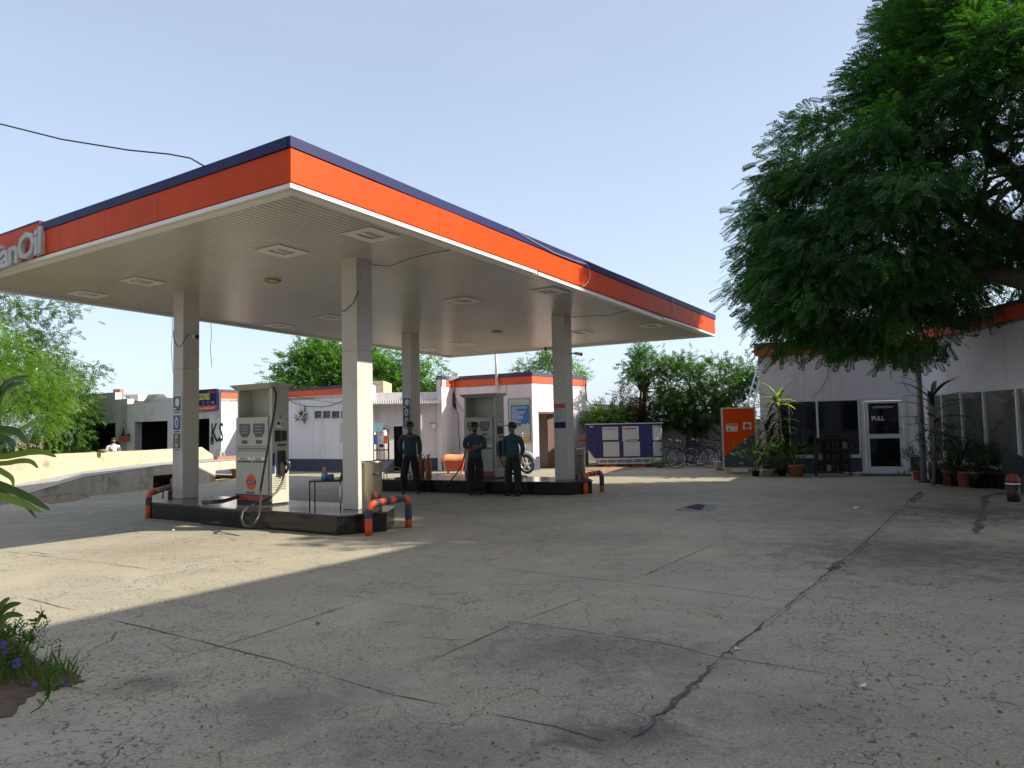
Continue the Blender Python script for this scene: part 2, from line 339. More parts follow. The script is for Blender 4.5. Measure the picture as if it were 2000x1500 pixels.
def wallgrid(b, L, z0, z1, t, ops, y0=0.):
    xs = sorted({0., L, *[v for o in ops for v in o[:2]]}); 
    for a, c in zip(xs, xs[1:]):
        if c-a < 1e-4: continue
        bl = sorted([(o[2], o[3]) for o in ops if o[0] <= a+1e-4 and o[1] >= c-1e-4]); z = z0
        for lo, hi in bl:
            if lo-z > 1e-3: b.box(a, c, y0, y0+t, z, lo)
            z = max(z, hi)
        if z1-z > 1e-3: b.box(a, c, y0, y0+t, z, z1)
    return b
def text(s, size, m, parent, P, d, name='lettering', ext=.004, off=0., spacing=1., align='LEFT', updir=None, sx=1.):
    cu = bpy.data.curves.new(name, 'FONT'); cu.body = s; cu.size = size; cu.extrude = ext; cu.offset = off; cu.space_character = spacing; cu.align_x = align
    cu.resolution_u = 2
    tmp = bpy.data.objects.new(name, cu); COL.objects.link(tmp); bpy.context.view_layer.update()
    me = bpy.data.meshes.new_from_object(tmp.evaluated_get(bpy.context.evaluated_depsgraph_get())); bpy.data.objects.remove(tmp); bpy.data.curves.remove(cu); me.name = name
    me.materials.clear(); me.materials.append(M[m]); o = bpy.data.objects.new(name, me); COL.objects.link(o)
    x = V(d).normalized(); u = V(updir) if updir else V((0, 0, 1)); n = x.cross(u).normalized()
    P = V(P); q = parent
    while q is not None: P = P-q.location; q = q.parent
    xs = x*sx
    o.matrix_local = Matrix(((xs.x, u.x, n.x, P.x), (xs.y, u.y, n.y, P.y), (xs.z, u.z, n.z, P.z), (0, 0, 0, 1))); o.parent = parent
    o.matrix_parent_inverse = Matrix()
    return o
def cable(name, pts, r, m, label, cat='cable', parent=None, sag=0., n=5, **kw):
    if sag and len(pts) == 2:
        a, b_ = V(pts[0]), V(pts[1]); pts = [a.lerp(b_, i/14)-V((0, 0, sag*4*(i/14)*(1-i/14))) for i in range(15)]
    b = B(); b.tube(pts, r, n); return b.o(name, m, parent, label=label, cat=cat, **kw)

# ------------------------------------------------------------------ foliage builder (vectorised)
def leafmesh(name, C, D, size, tmpl, m, parent, rs, roll=.6, **kw):
    n = len(C); D = D/np.linalg.norm(D, axis=1, keepdims=True)
    upv = np.array([0, 0, 1.])+rs.normal(0, roll, (n, 3))
    Y = np.cross(upv, D); Y /= np.linalg.norm(Y, axis=1, keepdims=True)+1e-9; Z = np.cross(D, Y)
    t = np.asarray(tmpl, dtype=np.float64); K, q = t.shape[0], t.shape[1]; t = t.reshape(-1, 3)
    vs = C[:, None, :]+size[:, None, None]*(t[None, :, 0:1]*D[:, None, :]+t[None, :, 1:2]*Y[:, None, :]+t[None, :, 2:3]*Z[:, None, :])
    off = np.zeros(3); p = parent
    while p is not None: off += np.array(p.location); p = p.parent
    vs = vs.reshape(-1, 3)-off; nf = n*K
    me = bpy.data.meshes.new(name); me.vertices.add(len(vs)); me.vertices.foreach_set('co', vs.astype(np.float32).ravel())
    me.loops.add(nf*q); me.loops.foreach_set('vertex_index', np.arange(nf*q, dtype=np.int32))
    me.polygons.add(nf); me.polygons.foreach_set('loop_start', np.arange(nf, dtype=np.int32)*q)
    me.polygons.foreach_set('loop_total', np.full(nf, q, dtype=np.int32)); me.update(calc_edges=True); me.validate()
    me.materials.append(M[m]); o = bpy.data.objects.new(name, me); COL.objects.link(o); o.parent = parent
    return setp(o, **kw)
def leaf(bx, by, bz, ang, L, W, dz=0., fold=.0):
    ca, sa = math.cos(ang), math.sin(ang)
    f = lambda u, v, w=0: (bx+u*ca-v*sa, by+u*sa+v*ca, bz+w)
    return [f(0, 0), f(L*.4, W/2, fold+dz*.3), f(L, 0, dz), f(L*.4, -W/2, fold+dz*.3)]
def frond(pairs=7, L=.3, W=.085, ang=1.0, droop=.25):
    t = []
    for i in range(pairs):
        x = .12+.8*i/(pairs-1); z = -droop*x*x; l = L*(1-.45*abs(x-.45))
        t += [leaf(x, 0, z, ang, l, W, -.06), leaf(x, 0, z, -ang, l, W, -.06)]
    t.append(leaf(.93, 0, -droop*.87, 0, L*.8, W, -.05)); return t
def sprig(k=9, L=.34, W=.17, seed=1):
    r = random.Random(seed); t = []
    for i in range(k):
        x = .05+.9*i/k; t.append(leaf(x, 0, r.uniform(-.05, .05), (1 if i % 2 else -1)*r.uniform(.5, 1.2), L*r.uniform(.7, 1.1), W*r.uniform(.8, 1.1), r.uniform(-.12, .08), .02))
    return t
FR = frond(7, .32, .105); FRs = frond(6, .26, .06, 1.05, .12); SP = sprig(); SPn = sprig(8, .42, .11, 3)
def inpoly(x, y, poly):
    c = np.zeros(len(x), bool); n = len(poly)
    for i in range(n):
        x1, y1 = poly[i]; x2, y2 = poly[(i+1) % n]
        with np.errstate(divide='ignore', invalid='ignore'):
            c ^= ((y1 > y) != (y2 > y)) & (x < (x2-x1)*(y-y1)/((y2-y1) if y2 != y1 else 1e-9)+x1)
    return c
def edged(x, y, poly):
    d = np.full(len(x), 1e9); n = len(poly)
    for i in range(n):
        a = np.array(poly[i], float); b_ = np.array(poly[(i+1) % n], float); ab = b_-a
        t = np.clip(((x-a[0])*ab[0]+(y-a[1])*ab[1])/(ab@ab), 0, 1); d = np.minimum(d, np.hypot(x-a[0]-t*ab[0], y-a[1]-t*ab[1]))
    return d
FWn, RTn, UPn = np.array(fw), np.array(rt), np.array(up)
def volume(poly, depth, thick, R, n, rs, shell=.5):   # points filling a crown of this outline and real thickness
    xs = [p[0] for p in poly]; ys = [p[1] for p in poly]; out = []
    px = np.zeros(0); py = np.zeros(0)
    while len(px) < n:
        x = rs.uniform(min(xs), max(xs), n*2); y = rs.uniform(min(ys), max(ys), n*2); k = inpoly(x, y, poly)
        px = np.concatenate([px, x[k]]); py = np.concatenate([py, y[k]])
    px, py = px[:n], py[:n]; t = thick*np.sqrt(np.clip(edged(px, py, poly)/R, 0, 1))
    u = rs.uniform(-1, 1, n); u = np.sign(u)*np.abs(u)**shell
    Y = depth+u*t
    d = FWn*F+np.outer(px-1000, RTn)+np.outer(750-py, UPn); return np.array(EYE)+d*(Y/d[:, 1])[:, None]
def crown(name, poly, depth, thick, R, nclump, per, cr, tmpl, lsize, m, parent, seed, droop=.35, shell=.5, roll=.6, **kw):
    rs = np.random.RandomState(seed); C0 = volume(poly, depth, thick, R, nclump, rs, shell); ctr = C0.mean(0)
    C = np.repeat(C0, per, 0)+rs.normal(0, cr, (nclump*per, 3))*[1, 1, .6]
    D = (C-np.repeat(C0, per, 0))/cr*.5+.55*(C-ctr)/np.linalg.norm(C-ctr, axis=1, keepdims=True)+rs.normal(0, .45, C.shape)-[0, 0, droop]
    o = leafmesh(name, C, D, lsize*rs.uniform(.7, 1.25, len(C)), tmpl, m, parent, rs, roll, **kw); return C0
def limbs(b, base, targets, r0, rng_, fork=.45, wob=.25, n=6):
    base = V(base)
    for t in targets:
        t = V(t); mid = base.lerp(t, fork)+V((rng_.uniform(-wob, wob), rng_.uniform(-wob, wob), rng_.uniform(0, wob)))
        q = base.lerp(mid, .5)+V((rng_.uniform(-wob, wob)*.4, rng_.uniform(-wob, wob)*.4, rng_.uniform(0, wob)*.5))
        q2 = mid.lerp(t, .5)+V((rng_.uniform(-wob, wob)*.5, rng_.uniform(-wob, wob)*.5, 0))
        b.tube([base, q, mid, q2, t], [r0, r0*.8, r0*.6, r0*.35, r0*.12], n)

# ------------------------------------------------------------------ ground
b = B(); b.quad((-900, -900, -.32), (900, -900, -.32), (900, 900, -.32), (-900, 900, -.32)); b.o('ground', 'soil', kind='structure')
yard = [(45, -30), (45, 31), (2.5, 31), (-2.4, 28.2), (-5, 27), (-10.1, 30.2), (-11.6, 27.2), (-11.9, 22.8), (-12.7, 21.0), (-13.5, 18.7), (-14.5, 15.2), (-24, -6), (-40, -30)]
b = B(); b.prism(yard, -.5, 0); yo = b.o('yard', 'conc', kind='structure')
def strip(pts, w0, m, jit=.35, z=.004, seg=.12, name='joint', seed=1, var=.5):
    r = random.Random(seed); P = [G(*p) for p in pts]; L = []
    for a, c in zip(P, P[1:]):
        n = max(1, int((c-a).length/seg)); L += [a.lerp(c, i/n) for i in range(n)]
    L.append(P[-1]); l, rr = [], []
    for i, p in enumerate(L):
        t = (L[min(i+1, len(L)-1)]-L[max(i-1, 0)]).normalized(); w = w0*(.5 if name == 'ground_joint' else .7 if name == 'ground_crack' else 1)*(.35 if math.sin(i*.21+seed)*math.sin(i*.057+seed*2) > .45 else 1); nrm = V((-t.y, t.x, 0)); e = min(1, i/3, (len(L)-1-i)/3)*.8+.2
        o_ = r.gauss(0, w*jit); wa = w*e*(1+r.uniform(-var, var)); wb = w*e*(1+r.uniform(-var, var))
        l.append(p+nrm*(o_+wa/2)); rr.append(p+nrm*(o_-wb/2))
    b = B(); n = len(L); b.add([(p.x, p.y, z) for p in l+rr], [(i, i+1, n+i+1, n+i) for i in range(n-1)])
    return b.o(name, m, kind='structure')
for k, (pts, w) in enumerate([
    ([(205, 1208), (320, 1235), (440, 1265), (520, 1285), (600, 1307)], .022), ([(600, 1307), (700, 1338), (770, 1358), (880, 1380)], .03),
    ([(1010, 1216), (920, 1256), (800, 1309)], .018), ([(1400, 1060), (1250, 1128), (1010, 1216)], .012), ([(310, 1298), (440, 1260), (520, 1235), (720, 1170)], .014),
    ([(905, 1205), (1010, 1216), (1130, 1232), (1300, 1258), (1400, 1283), (1530, 1302), (1680, 1328)], .015),
    ([(925, 1105), (1100, 1125), (1300, 1146), (1530, 1175)], .013), ([(1560, 1181), (1700, 1195), (1850, 1213)], .022),
    ([(0, 1076), (80, 1086), (160, 1095), (300, 1113)], .02), ([(40, 1166), (90, 1178), (145, 1192)], .025), ([(60, 1078), (100, 1083)], .05),
    ([(600, 1150), (720, 1170), (860, 1190), (905, 1205)], .010),
    ([(1700, 1025), (1850, 1030), (1900, 1032)], .016), ([(330, 1050), (420, 1062), (460, 1055), (440, 1048)], .02), ([(200, 1030), (330, 1050)], .014),
    ([(1935, 1369), (1968, 1373), (1990, 1380)], .03), ([(960, 1395), (1080, 1420), (1180, 1447)], .03), ([(1310, 1000), (1180, 1002), (1100, 1008)], .012),
    ([(1300, 998), (1420, 985)], .015), ([(1470, 1015), (1540, 993), (1640, 955)], .02)]):
    strip(pts, w, 'joint', seed=k, name='ground_joint')
for k, (pts, w) in enumerate([([(1220, 1450), (1260, 1425), (1300, 1385), (1345, 1345), (1400, 1290)], .032), ([(1400, 1290), (1440, 1258), (1500, 1212)], .022),
                              ([(1500, 1212), (1560, 1165), (1640, 1100)], .016), ([(1615, 1115), (1640, 1098), (1655, 1088)], .075), ([(1655, 1088), (1700, 1050), (1740, 1010)], .025),
                              ([(1775, 980), (1800, 960)], .09), ([(1740, 1010), (1775, 980)], .03)]):
    strip(pts, w*.95, 'joint', jit=.55, seed=30+k, seg=.05, name='ground_crack', z=.005, var=1.)
    strip([(x+7, y+3) for x, y in pts], w*.35, 'joint', jit=1.4, seed=70+k, seg=.05, name='ground_crack', z=.0055, var=1.)
# damp patch with a drain hole, sand in the crack, soil areas
b = B(); b.quad(*[G(*p, .004) for p in ((1318, 997), (1345, 985), (1385, 984), (1402, 990), (1385, 998))]); b.o('damp_ground', 'patch', kind='structure')
b = B(); b.quad(*[G(*p, .008) for p in ((1338, 991), (1362, 984), (1378, 986), (1368, 996))]); b.o('drain_hole', 'dark', kind='structure')
def blobs(name, pts, m, z0, n, seed, h=.03, **kw):
    r = random.Random(seed); P = [G(*p) for p in pts]; cx = sum((p for p in P), V())/len(P); b = B()
    ring = []
    for a, c in zip(P, P[1:]+P[:1]):
        for i in range(6): q = a.lerp(c, i/6); ring.append(q+(q-cx).normalized()*r.uniform(-.07, .07)*min(1, (q-cx).length))
    rows = [ring, [q.lerp(cx, .25) for q in ring], [q.lerp(cx, .6) for q in ring]]; hs = [z0, z0+h*.7, z0+h]
    vs = []
    for row, hh in zip(rows, hs): vs += [(q.x, q.y, hh+(r.uniform(-.3, .3)*h if hh > z0 else 0)) for q in row]
    vs.append((cx.x, cx.y, z0+h)); k = len(ring)
    b.add(vs, [(i*k+j, i*k+(j+1) % k, (i+1)*k+(j+1) % k, (i+1)*k+j) for i in range(2) for j in range(k)]+[(2*k+j, 2*k+(j+1) % k, 3*k) for j in range(k)])
    return b.o(name, m, **kw)
blobs('soil', [(-260, 1180), (20, 1240), (75, 1290), (150, 1318), (165, 1335), (70, 1350), (20, 1395), (-260, 1520)], 'redsoil', .004, 1, 3, .02, kind='structure')
blobs('soil_heap', [(72, 975), (100, 962), (150, 964), (175, 972), (140, 980), (95, 985)], 'soil', .003, 1, 4, .09, kind='structure')
blobs('sand', [(1130, 915), (1165, 908), (1215, 908), (1250, 914), (1205, 921), (1140, 925)], 'soil', .003, 1, 5, .03, kind='structure')
strip([(1926, 967), (1918, 1000), (1905, 1042)], .10, 'bed', jit=.3, seed=60, name='broken_edge', z=.006); strip([(1926, 967), (1960, 964), (2040, 962)], .16, 'bed', jit=.3, seed=61, name='broken_edge', z=.007)
b = B(frame(EP(0, 0), e1)); b.box(-8, 11.5, -2.2, -.06, 0, .035); b.o('pavement', 'plasterlight', kind='structure', bevel=.01)

# ------------------------------------------------------------------ canopy
A = V((-2.4055, 8.0325, 0)); L1, L2 = 14.0224, 9.1185
def SZ(P, dz=0.): return V((P[0], P[1], 4.008-.0204*P[0]-.0186*(P[1]-15)+dz))
def CN(a, c, dz=0.): return SZ(A+e1*a+e2*c, dz)      # canopy plan coordinates
canopy = empty('fuel_canopy', (0, 0, 0), 'large flat fuel station canopy with orange and navy fascia on four square columns', 'canopy')
b = B(); RW = .10   # ribbed sheets
nr = int((L2-.3)/RW)
for i in range(nr):
    c0 = .15+i*RW; c1 = c0+RW
    for (u, v, z0, z1) in ((c0, c0+.013, .070, .05), (c0+.013, c1-.009, .05, .053), (c1-.009, c1, .053, .070)):
        b.quad(CN(.15, u, z0), CN(L1-.15, u, z0), CN(L1-.15, v, z1), CN(.15, v, z1))
b.o('soffit', 'soffit', canopy)
def ring(b, o0, o1, z0, z1):
    for (a0, c0, a1, c1) in ((-o0, -o0, L1+o0, o1), (-o0, L2-o1, L1+o0, L2+o0), (-o0, o1, o1, L2-o1), (L1-o1, o1, L1+o0, L2-o1)):
        b.hexa([CN(a0, c0, z0), CN(a1, c0, z0), CN(a1, c1, z0), CN(a0, c1, z0), CN(a0, c0, z1), CN(a1, c0, z1), CN(a1, c1, z1), CN(a0, c1, z1)])
b = B(); ring(b, -.02, .15, .0, .075)
# bent and broken lengths of the edge trim under the sunny side
for (a0, a1, s0, s1) in ((0, 5.05, -.0, -.0), (5.1, 8.35, -.012, -.035), (8.4, 10.4, -.03, -.06), (10.5, 11.6, -.02, .0), (11.6, L1, 0, 0)):
    b.hexa([CN(a0, -.045, .0+s0), CN(a1, -.045, .0+s1), CN(a1, .01, .0+s1), CN(a0, .01, .0+s0), CN(a0, -.045, .05+s0), CN(a1, -.045, .05+s1), CN(a1, .01, .05+s1), CN(a0, .01, .05+s0)])
b.hexa([CN(-.045, -.045, 0), CN(0, -.045, 0), CN(0, L2, 0), CN(-.045, L2, 0), CN(-.045, -.045, .05), CN(0, -.045, .05), CN(0, L2, .05), CN(-.045, L2, .05)])
b.o('edge_trim', 'white', canopy)
# fascia: panels with a slight waviness
rr = random.Random(5); b = B()
def fasc(a0, c0, a1, c1, n, z0, z1, amp=.006, th=.03):
    dv = V((a1-a0, c1-c0)).normalized(); out = (dv.y, -dv.x)
    pts = []
    for i in range(n+1):
        t = i/n; w = rr.uniform(-amp, amp); pts.append((a0+(a1-a0)*t, c0+(c1-c0)*t, w))
    for p, q in zip(pts, pts[1:]):
        p = (p[0]+(q[0]-p[0])*.0009, p[1]+(q[1]-p[1])*.0009, p[2]); q = (q[0]-(q[0]-p[0])*.0009, q[1]-(q[1]-p[1])*.0009, q[2]+rr.uniform(-.002, .002))
        f = lambda P, z, o_: CN(P[0]+out[0]*(o_+(P[2] if o_ > 0 else 0)), P[1]+out[1]*(o_+(P[2] if o_ > 0 else 0)), z)
        b.hexa([f(p, z0, th), f(q, z0, th), f(q, z0, -.02), f(p, z0, -.02), f(p, z1, th), f(q, z1, th), f(q, z1, -.02), f(p, z1, -.02)])
for args in ((-.029, 0, L1+.029, 0, 11), (L1, 0, L1, L2, 7), (L1+.029, L2, -.029, L2, 11), (0, L2, 0, 0, 7)): fasc(*args, .078, .455)
b.o('fascia', 'orange', canopy)
b = B()
for args in ((-.044, 0, L1+.044, 0, 11), (L1, 0, L1, L2, 7), (L1+.044, L2, -.044, L2, 11)): fasc(*args, .462, .585, .008, .045)
fasc(0, 5.86, 0, 0, 5, .462, .585, .008, .045); fasc(0, L2, 0, 5.86, 3, .60, .635, .004, .05)
for (a0, c0, a1, c1) in ((.02, .02, L1-.02, L2-.02),):
    b.hexa([CN(a0, c0, .5), CN(a1, c0, .5), CN(a1, c1, .5), CN(a0, c1, .5), CN(a0, c0, .54), CN(a1, c0, .54), CN(a1, c1, .54), CN(a0, c1, .54)])
b.o('parapet_cap', 'navy', canopy)
b = B(); b.hexa([CN(-.048, 5.84, .06), CN(-.02, 5.84, .06), CN(-.02, L2+.03, .06), CN(-.048, L2+.03, .06), CN(-.048, 5.84, .6), CN(-.02, 5.84, .6), CN(-.02, L2+.03, .6), CN(-.048, L2+.03, .6)])
b.o('name_panel', 'orange', canopy)
M['sign_letter'] = mat('letter_grey_white', (.46, .46, .45), .6, .1, 6, dirt=(.3, .3, .29))
lt = text('IndianOil', .58, 'sign_letter', canopy, CN(-.068, 5.64, .10), -e2, 'lettering', .035, .014, .88, 'RIGHT', updir=tuple(V((0, 0, 1))+e2*.24), sx=1.0)
CC = V((-2.374, 11.285, 0)); D1, D2 = 6.40, 4.615; CWd = .335
ce = (CC.dot(e1), CC.dot(e2))
for i, (a, c) in enumerate(((0, 0), (0, D2), (D1, 0), (D1, D2))):
    P = CC+e1*a+e2*c; b = B(frame(P, e1)); top = SZ(P, .07).z+.03
    js = [.29, .29+2.45, top]
    for z0, z1 in zip(js, js[1:]): b.box(0, CWd, 0, CWd, z0+.004, z1-.004)
    b.box(.01, CWd-.01, .01, CWd-.01, .29, top); b.o('column', 'column', canopy, bevel=.008)
def soff(px, py, dz=.045):   # where a sight line meets the soffit plane
    d = ray(px, py); n = V((.0204, .0186, 1)); k = 4.008+.0186*15+dz; t = (k-EYE.dot(n))/d.dot(n); return EYE+d*t
def canfr(P, sc=1.):   # frame on the soffit, x along e1, y along e2, z up
    x = V((e1.x, e1.y, -.0204*e1.x-.0186*e1.y)).normalized(); y = V((e2.x, e2.y, -.0204*e2.x-.0186*e2.y)).normalized(); z = x.cross(y)
    return Matrix(((x.x, y.x, z.x, P.x), (x.y, y.y, z.y, P.y), (x.z, y.z, z.z, P.z), (0, 0, 0, 1)))
lights = [((724, 459), 'nearest the front corner of the canopy, above the second column'), ((551, 491), 'left of the front light on the street side'), ((278, 550), 'near the left street side of the ceiling'),
          ((172, 575), 'leftmost, close to the lettering side'), ((906, 587), 'right of the middle, just left of the round ceiling ring'), ((545, 636), 'at the back left, above the fuel pump'),
          ((648, 620), 'just left of the tall sunlit column'), ((1072, 569), 'near the sunlit edge beside the broken trim'), ((1133, 650), 'just right of the far right column top'),
          ((1273, 636), 'rightmost, near the far sunlit corner'), ((905, 671), 'at the back, right of the column with three blue signs'), ((835, 682), 'small far one at the back edge of the ceiling')]
for (q, w) in lights:
    P = soff(*q); e = empty('ceiling_light', P, 'square white ceiling light plate '+w, 'ceiling light', 'square lights in the canopy ceiling')
    s = .285; b = B(canfr(P))
    for (x0, x1, y0, y1) in ((-s, s, -s, -.13), (-s, s, .13, s), (-s, -.16, -.13, .13), (.16, s, -.13, .13)): b.box(x0, x1, y0, y1, -.008, .0)
    b.o('plate', 'white', e)
    b = B(canfr(P)); b.box(-.16, .16, -.13, .13, .02, .03); b.o('recess', 'black', e)
    b = B(canfr(P)); b.tube([(-.12, .03, .01), (.12, .03, .01)], .03, 8); b.o('lamp', 'bulb', e)
for q, w in (((533, 548), 'brass coloured round ring in the ceiling near the left column'), ((971, 648), 'round ring in the ceiling toward the back right')):
    P = soff(*q); e = empty('ceiling_ring', P, w, 'ceiling fitting', 'round rings in the canopy ceiling')
    b = B(canfr(P)); b.torus((0, 0, -.01), (0, 0, 1), .13, .022, 24, 6); b.o('rim', 'brass', e)
    b = B(canfr(P)); b.lathe([(.12, 0), (.12, -.012), (.0, -.012)], n=20); b.o('lens', 'bulb', e)
# signs on the columns
def colsign(a, c, z, kind, label):
    P = CC+e1*(a)+e2*(c+CWd/2); P.z = z; e = empty('sign', P-e1*.012, label, 'sign', 'blue station signs on the columns')
    T = frame(P-e1*.012+V((0, 0, 0)), -e2)
    b = B(T); b.box(-.14, .14, -.004, .008, -.20, .17); b.o('plate', 'white', e)
    b = B(T); b.box(-.115, .115, -.009, -.0045, -.135, .145); b.o('panel', 'signblue', e)
    b = B(T)
    if kind == 0: b.mi = 0; b.yprism([(.02+.07*math.cos(t*.63), .03+.085*math.sin(t*.63)) for t in range(10)], -.014, -.0095); b.box(-.09, -.02, -.014, -.0095, -.11, -.075)
    elif kind == 1: b.yprism([(.055*math.cos(t*.52), .01+.10*math.sin(t*.52)) for t in range(12)], -.014, -.0095)
    else: b.box(-.045, .045, -.014, -.0095, -.11, .12)
    b.o('symbol', 'white' if kind < 2 else 'yellow', e)
    if kind: b = B(T); b.box(-.018, .018, -.02, -.0145, -.05, .06); b.o('symbol_detail', 'signblue', e)
    b = B(T); b.box(-.10, .10, -.0075, -.0042, -.175, -.155); b.o('caption_line', 'navy', e)
P1c = CC+e2*D2
for q, z in ((790, 0), (828, 1), (846+18, 2)):
    pass
for (col, a, c, ys) in (('left', 0, D2, (789, 826, 862)), ('back', D1, D2, (788, 806, 825))):
    for k, yy in enumerate(ys):
        P = CC+e1*a+e2*(c+CWd/2)
        colsign(a, c, Zat(P, yy), k, ('round white symbol, ' if k == 0 else 'white oval symbol, ' if k == 1 else 'pale rectangular symbol, ')+('top' if k == 0 else 'middle' if k == 1 else 'bottom')+' blue sign on the '+('front left' if col == 'left' else 'back left')+' canopy column')
P = CC+e1*D1; e = empty('poster', P, 'paper poster with red heading stuck on the far right canopy column', 'poster')
T = frame(P+e2*(CWd/2)-e1*.01, -e2)
zt = lambda y: Zat(P, y)
for nm, m, y0, y1, w in (('heading', 'posterred', 788, 797, .145), ('sheet', 'posterpale', 798, 823, .15), ('footer', 'navy', 824, 836, .145)):
    b = B(T); b.box(-w, w, -.004, .004, zt(y1), zt(y0)); b.o(nm, m, e)
b = B(T)
for k in range(9): b.box(-.11, .02+.08*rnd.random(), -.0065, -.0045, zt(822)+.035*k+.02, zt(822)+.035*k+.028)
b.o('print', 'posterblue', e)
# cctv cameras
def cctv(P, d, label):
    e = empty('security_camera', P, label, 'security camera', 'cameras on the columns'); P = V(P); d = V(d).normalized()
    b = B(); b.tube([P, P+d*.07+V((0, 0, -.01))], .018); b.o('bracket', 'white', e)
    b = B(); b.tube([P+d*.06, P+d*.2+V((0, 0, -.03))], .036, 10); b.o('housing', 'white', e)
    b = B(); b.tube([P+d*.2+V((0, 0, -.03)), P+d*.235+V((0, 0, -.037))], .040, 10); b.o('lens_hood', 'black', e)
Pc = CC+e2*D2+e1*.0; Pc = V((Pc.x, Pc.y, Zat(Pc, 655)))
cctv(Pc+e1*.16-e2*.0, V((.75, -.6, 0)), 'small camera on the front left column facing the pump')
Pd = CC+e1*(D1+CWd); cctv(V((Pd.x, Pd.y, Zat(Pd, 690))), V((.9, -.2, 0)), 'small camera poking out right of the far right column')
cctv(P2(1082, 681, (CC+e1*D1).y+.2), V((-.8, -.3, .1)), 'small camera on the left side of the far right column')
# loose wires about the canopy
rimt = lambda a, c: CN(a, c, .59)
cable('cable', [P2(-140, 205, 10.2), P2(0, 242, 10.15), P2(120, 272, 10.1), P2(250, 293, 10.05), P2(330, 301, 10.0), P2(372, 309, 9.9), CN(-.05, 1.55, .575)], .011, 'cable', 'black overhead wire running from the upper left down to the canopy roof edge')
cable('cable', [soff(722, 517, .04), soff(760, 520, -.0), soff(800, 505, -.01), soff(850, 493, .0), soff(880, 488, .03)], .006, 'cable', 'black wire sagging under the ceiling right of the second column')
cable('cable', [CN(4.3, -.06, .585), CN(4.9, -.07, .52), CN(5.6, -.07, .47), CN(6.3, -.07, .48), CN(6.75, -.08, .50), CN(6.86, -.08, .42), CN(6.88, -.08, .30), CN(6.8, -.08, .18), CN(6.65, -.08, .08), CN(6.5, -.07, .0)], .0045, 'whitecable', 'pale thin wire looped over the middle of the sunlit orange fascia')
cable('cable', [CN(11.0, -.07, .59), CN(11.05, -.07, .3), CN(10.9, -.07, .05)], .006, 'whitecable', 'pale thin wire hanging over the right part of the fascia')
cable('cable', [soff(1116, 620, .03), soff(1150, 617, -.02), soff(1190, 616, -.01), soff(1225, 606, .0), soff(1242, 606, .04)], .006, 'cable', 'black wire under the ceiling right of the far right column')
dc = lambda px: P2(px, 600, 1)
for px, y0, y1, w in ((332, 616, 727, 'left of the left column'), (411, 630, 718, 'right of the left column')):
    s = None
    for k in range(200):
        p = CN(L1*k/200, L2+.02, .02)
        if pix(p)[0] > px: s = p; break
    z1 = Zat(s, y1); cable('cable', [s, s+V((.01, 0, (z1-s.z)*.3)), s+V((-.02, .01, (z1-s.z)*.6)), V((s.x+.03, s.y, z1))], .006, 'cable', 'thin dark wire dangling from the canopy rim '+w)
c1 = CC+e2*(D2)
cable('cable', [V(P2(339, 646, c1.y+.15)), P2(339, 660, c1.y), P2(345, 675, c1.y-.1), P2(352, 678, c1.y-.1), P2(360, 665, c1.y-.1), P2(368, 652, c1.y-.02)], .008, 'cable', 'black wire looped around the front left column')
cable('cable', [P2(668, 608, CC.y+.1), P2(675, 606, CC.y-.02), P2(690, 592, CC.y-.06), P2(697, 575, CC.y-.06), P2(700, 568, CC.y-.03)], .009, 'cable', 'black wire looped on the upper part of the sunlit column')
cable('cable', [P2(1082, 690, 17.2), P2(1092, 708, 17.0), P2(1103, 709, 16.9), P2(1110, 695, 17.0)], .008, 'cable', 'black wire looped on the far right column')

# ------------------------------------------------------------------ pump islands
def island(o1, o2, label, pl=None):
    e = empty('pump_island', EP(8+o1, 10+o2), label, 'pump island', 'raised pump islands')
    pl = pl or [(7.42, 13.0), (7.42, 11.4), (7.30, 11.2), (7.30, 9.9), (7.42, 9.7), (7.42, 8.1), (8.07, 7.74), (8.68, 8.15), (8.68, 12.7), (8.2, 13.0)]
    q = [EP(a+o1, c+o2) for a, c in pl][::-1]
    b = B(); b.prism([(p.x, p.y) for p in q], 0, .262); b.o('cladding', 'granite', e, bevel=.006)
    c0 = sum(q, V())/len(q); b = B(); b.prism([((p.x-c0.x)*1.008+c0.x, (p.y-c0.y)*1.008+c0.y) for p in q], .264, .292); b.o('top_slab', 'granitetop', e, bevel=.004)
island(0, 0, 'near black granite pump island under the front columns')
island(0, 0, 'far black granite pump island behind the three attendants', [(13.22, 12.95), (13.55, 11.2), (13.62, 9.9), (13.98, 8.08), (14.62, 7.78), (15.2, 8.2), (15.2, 12.7), (14.6, 13.0)])
IZ = .292
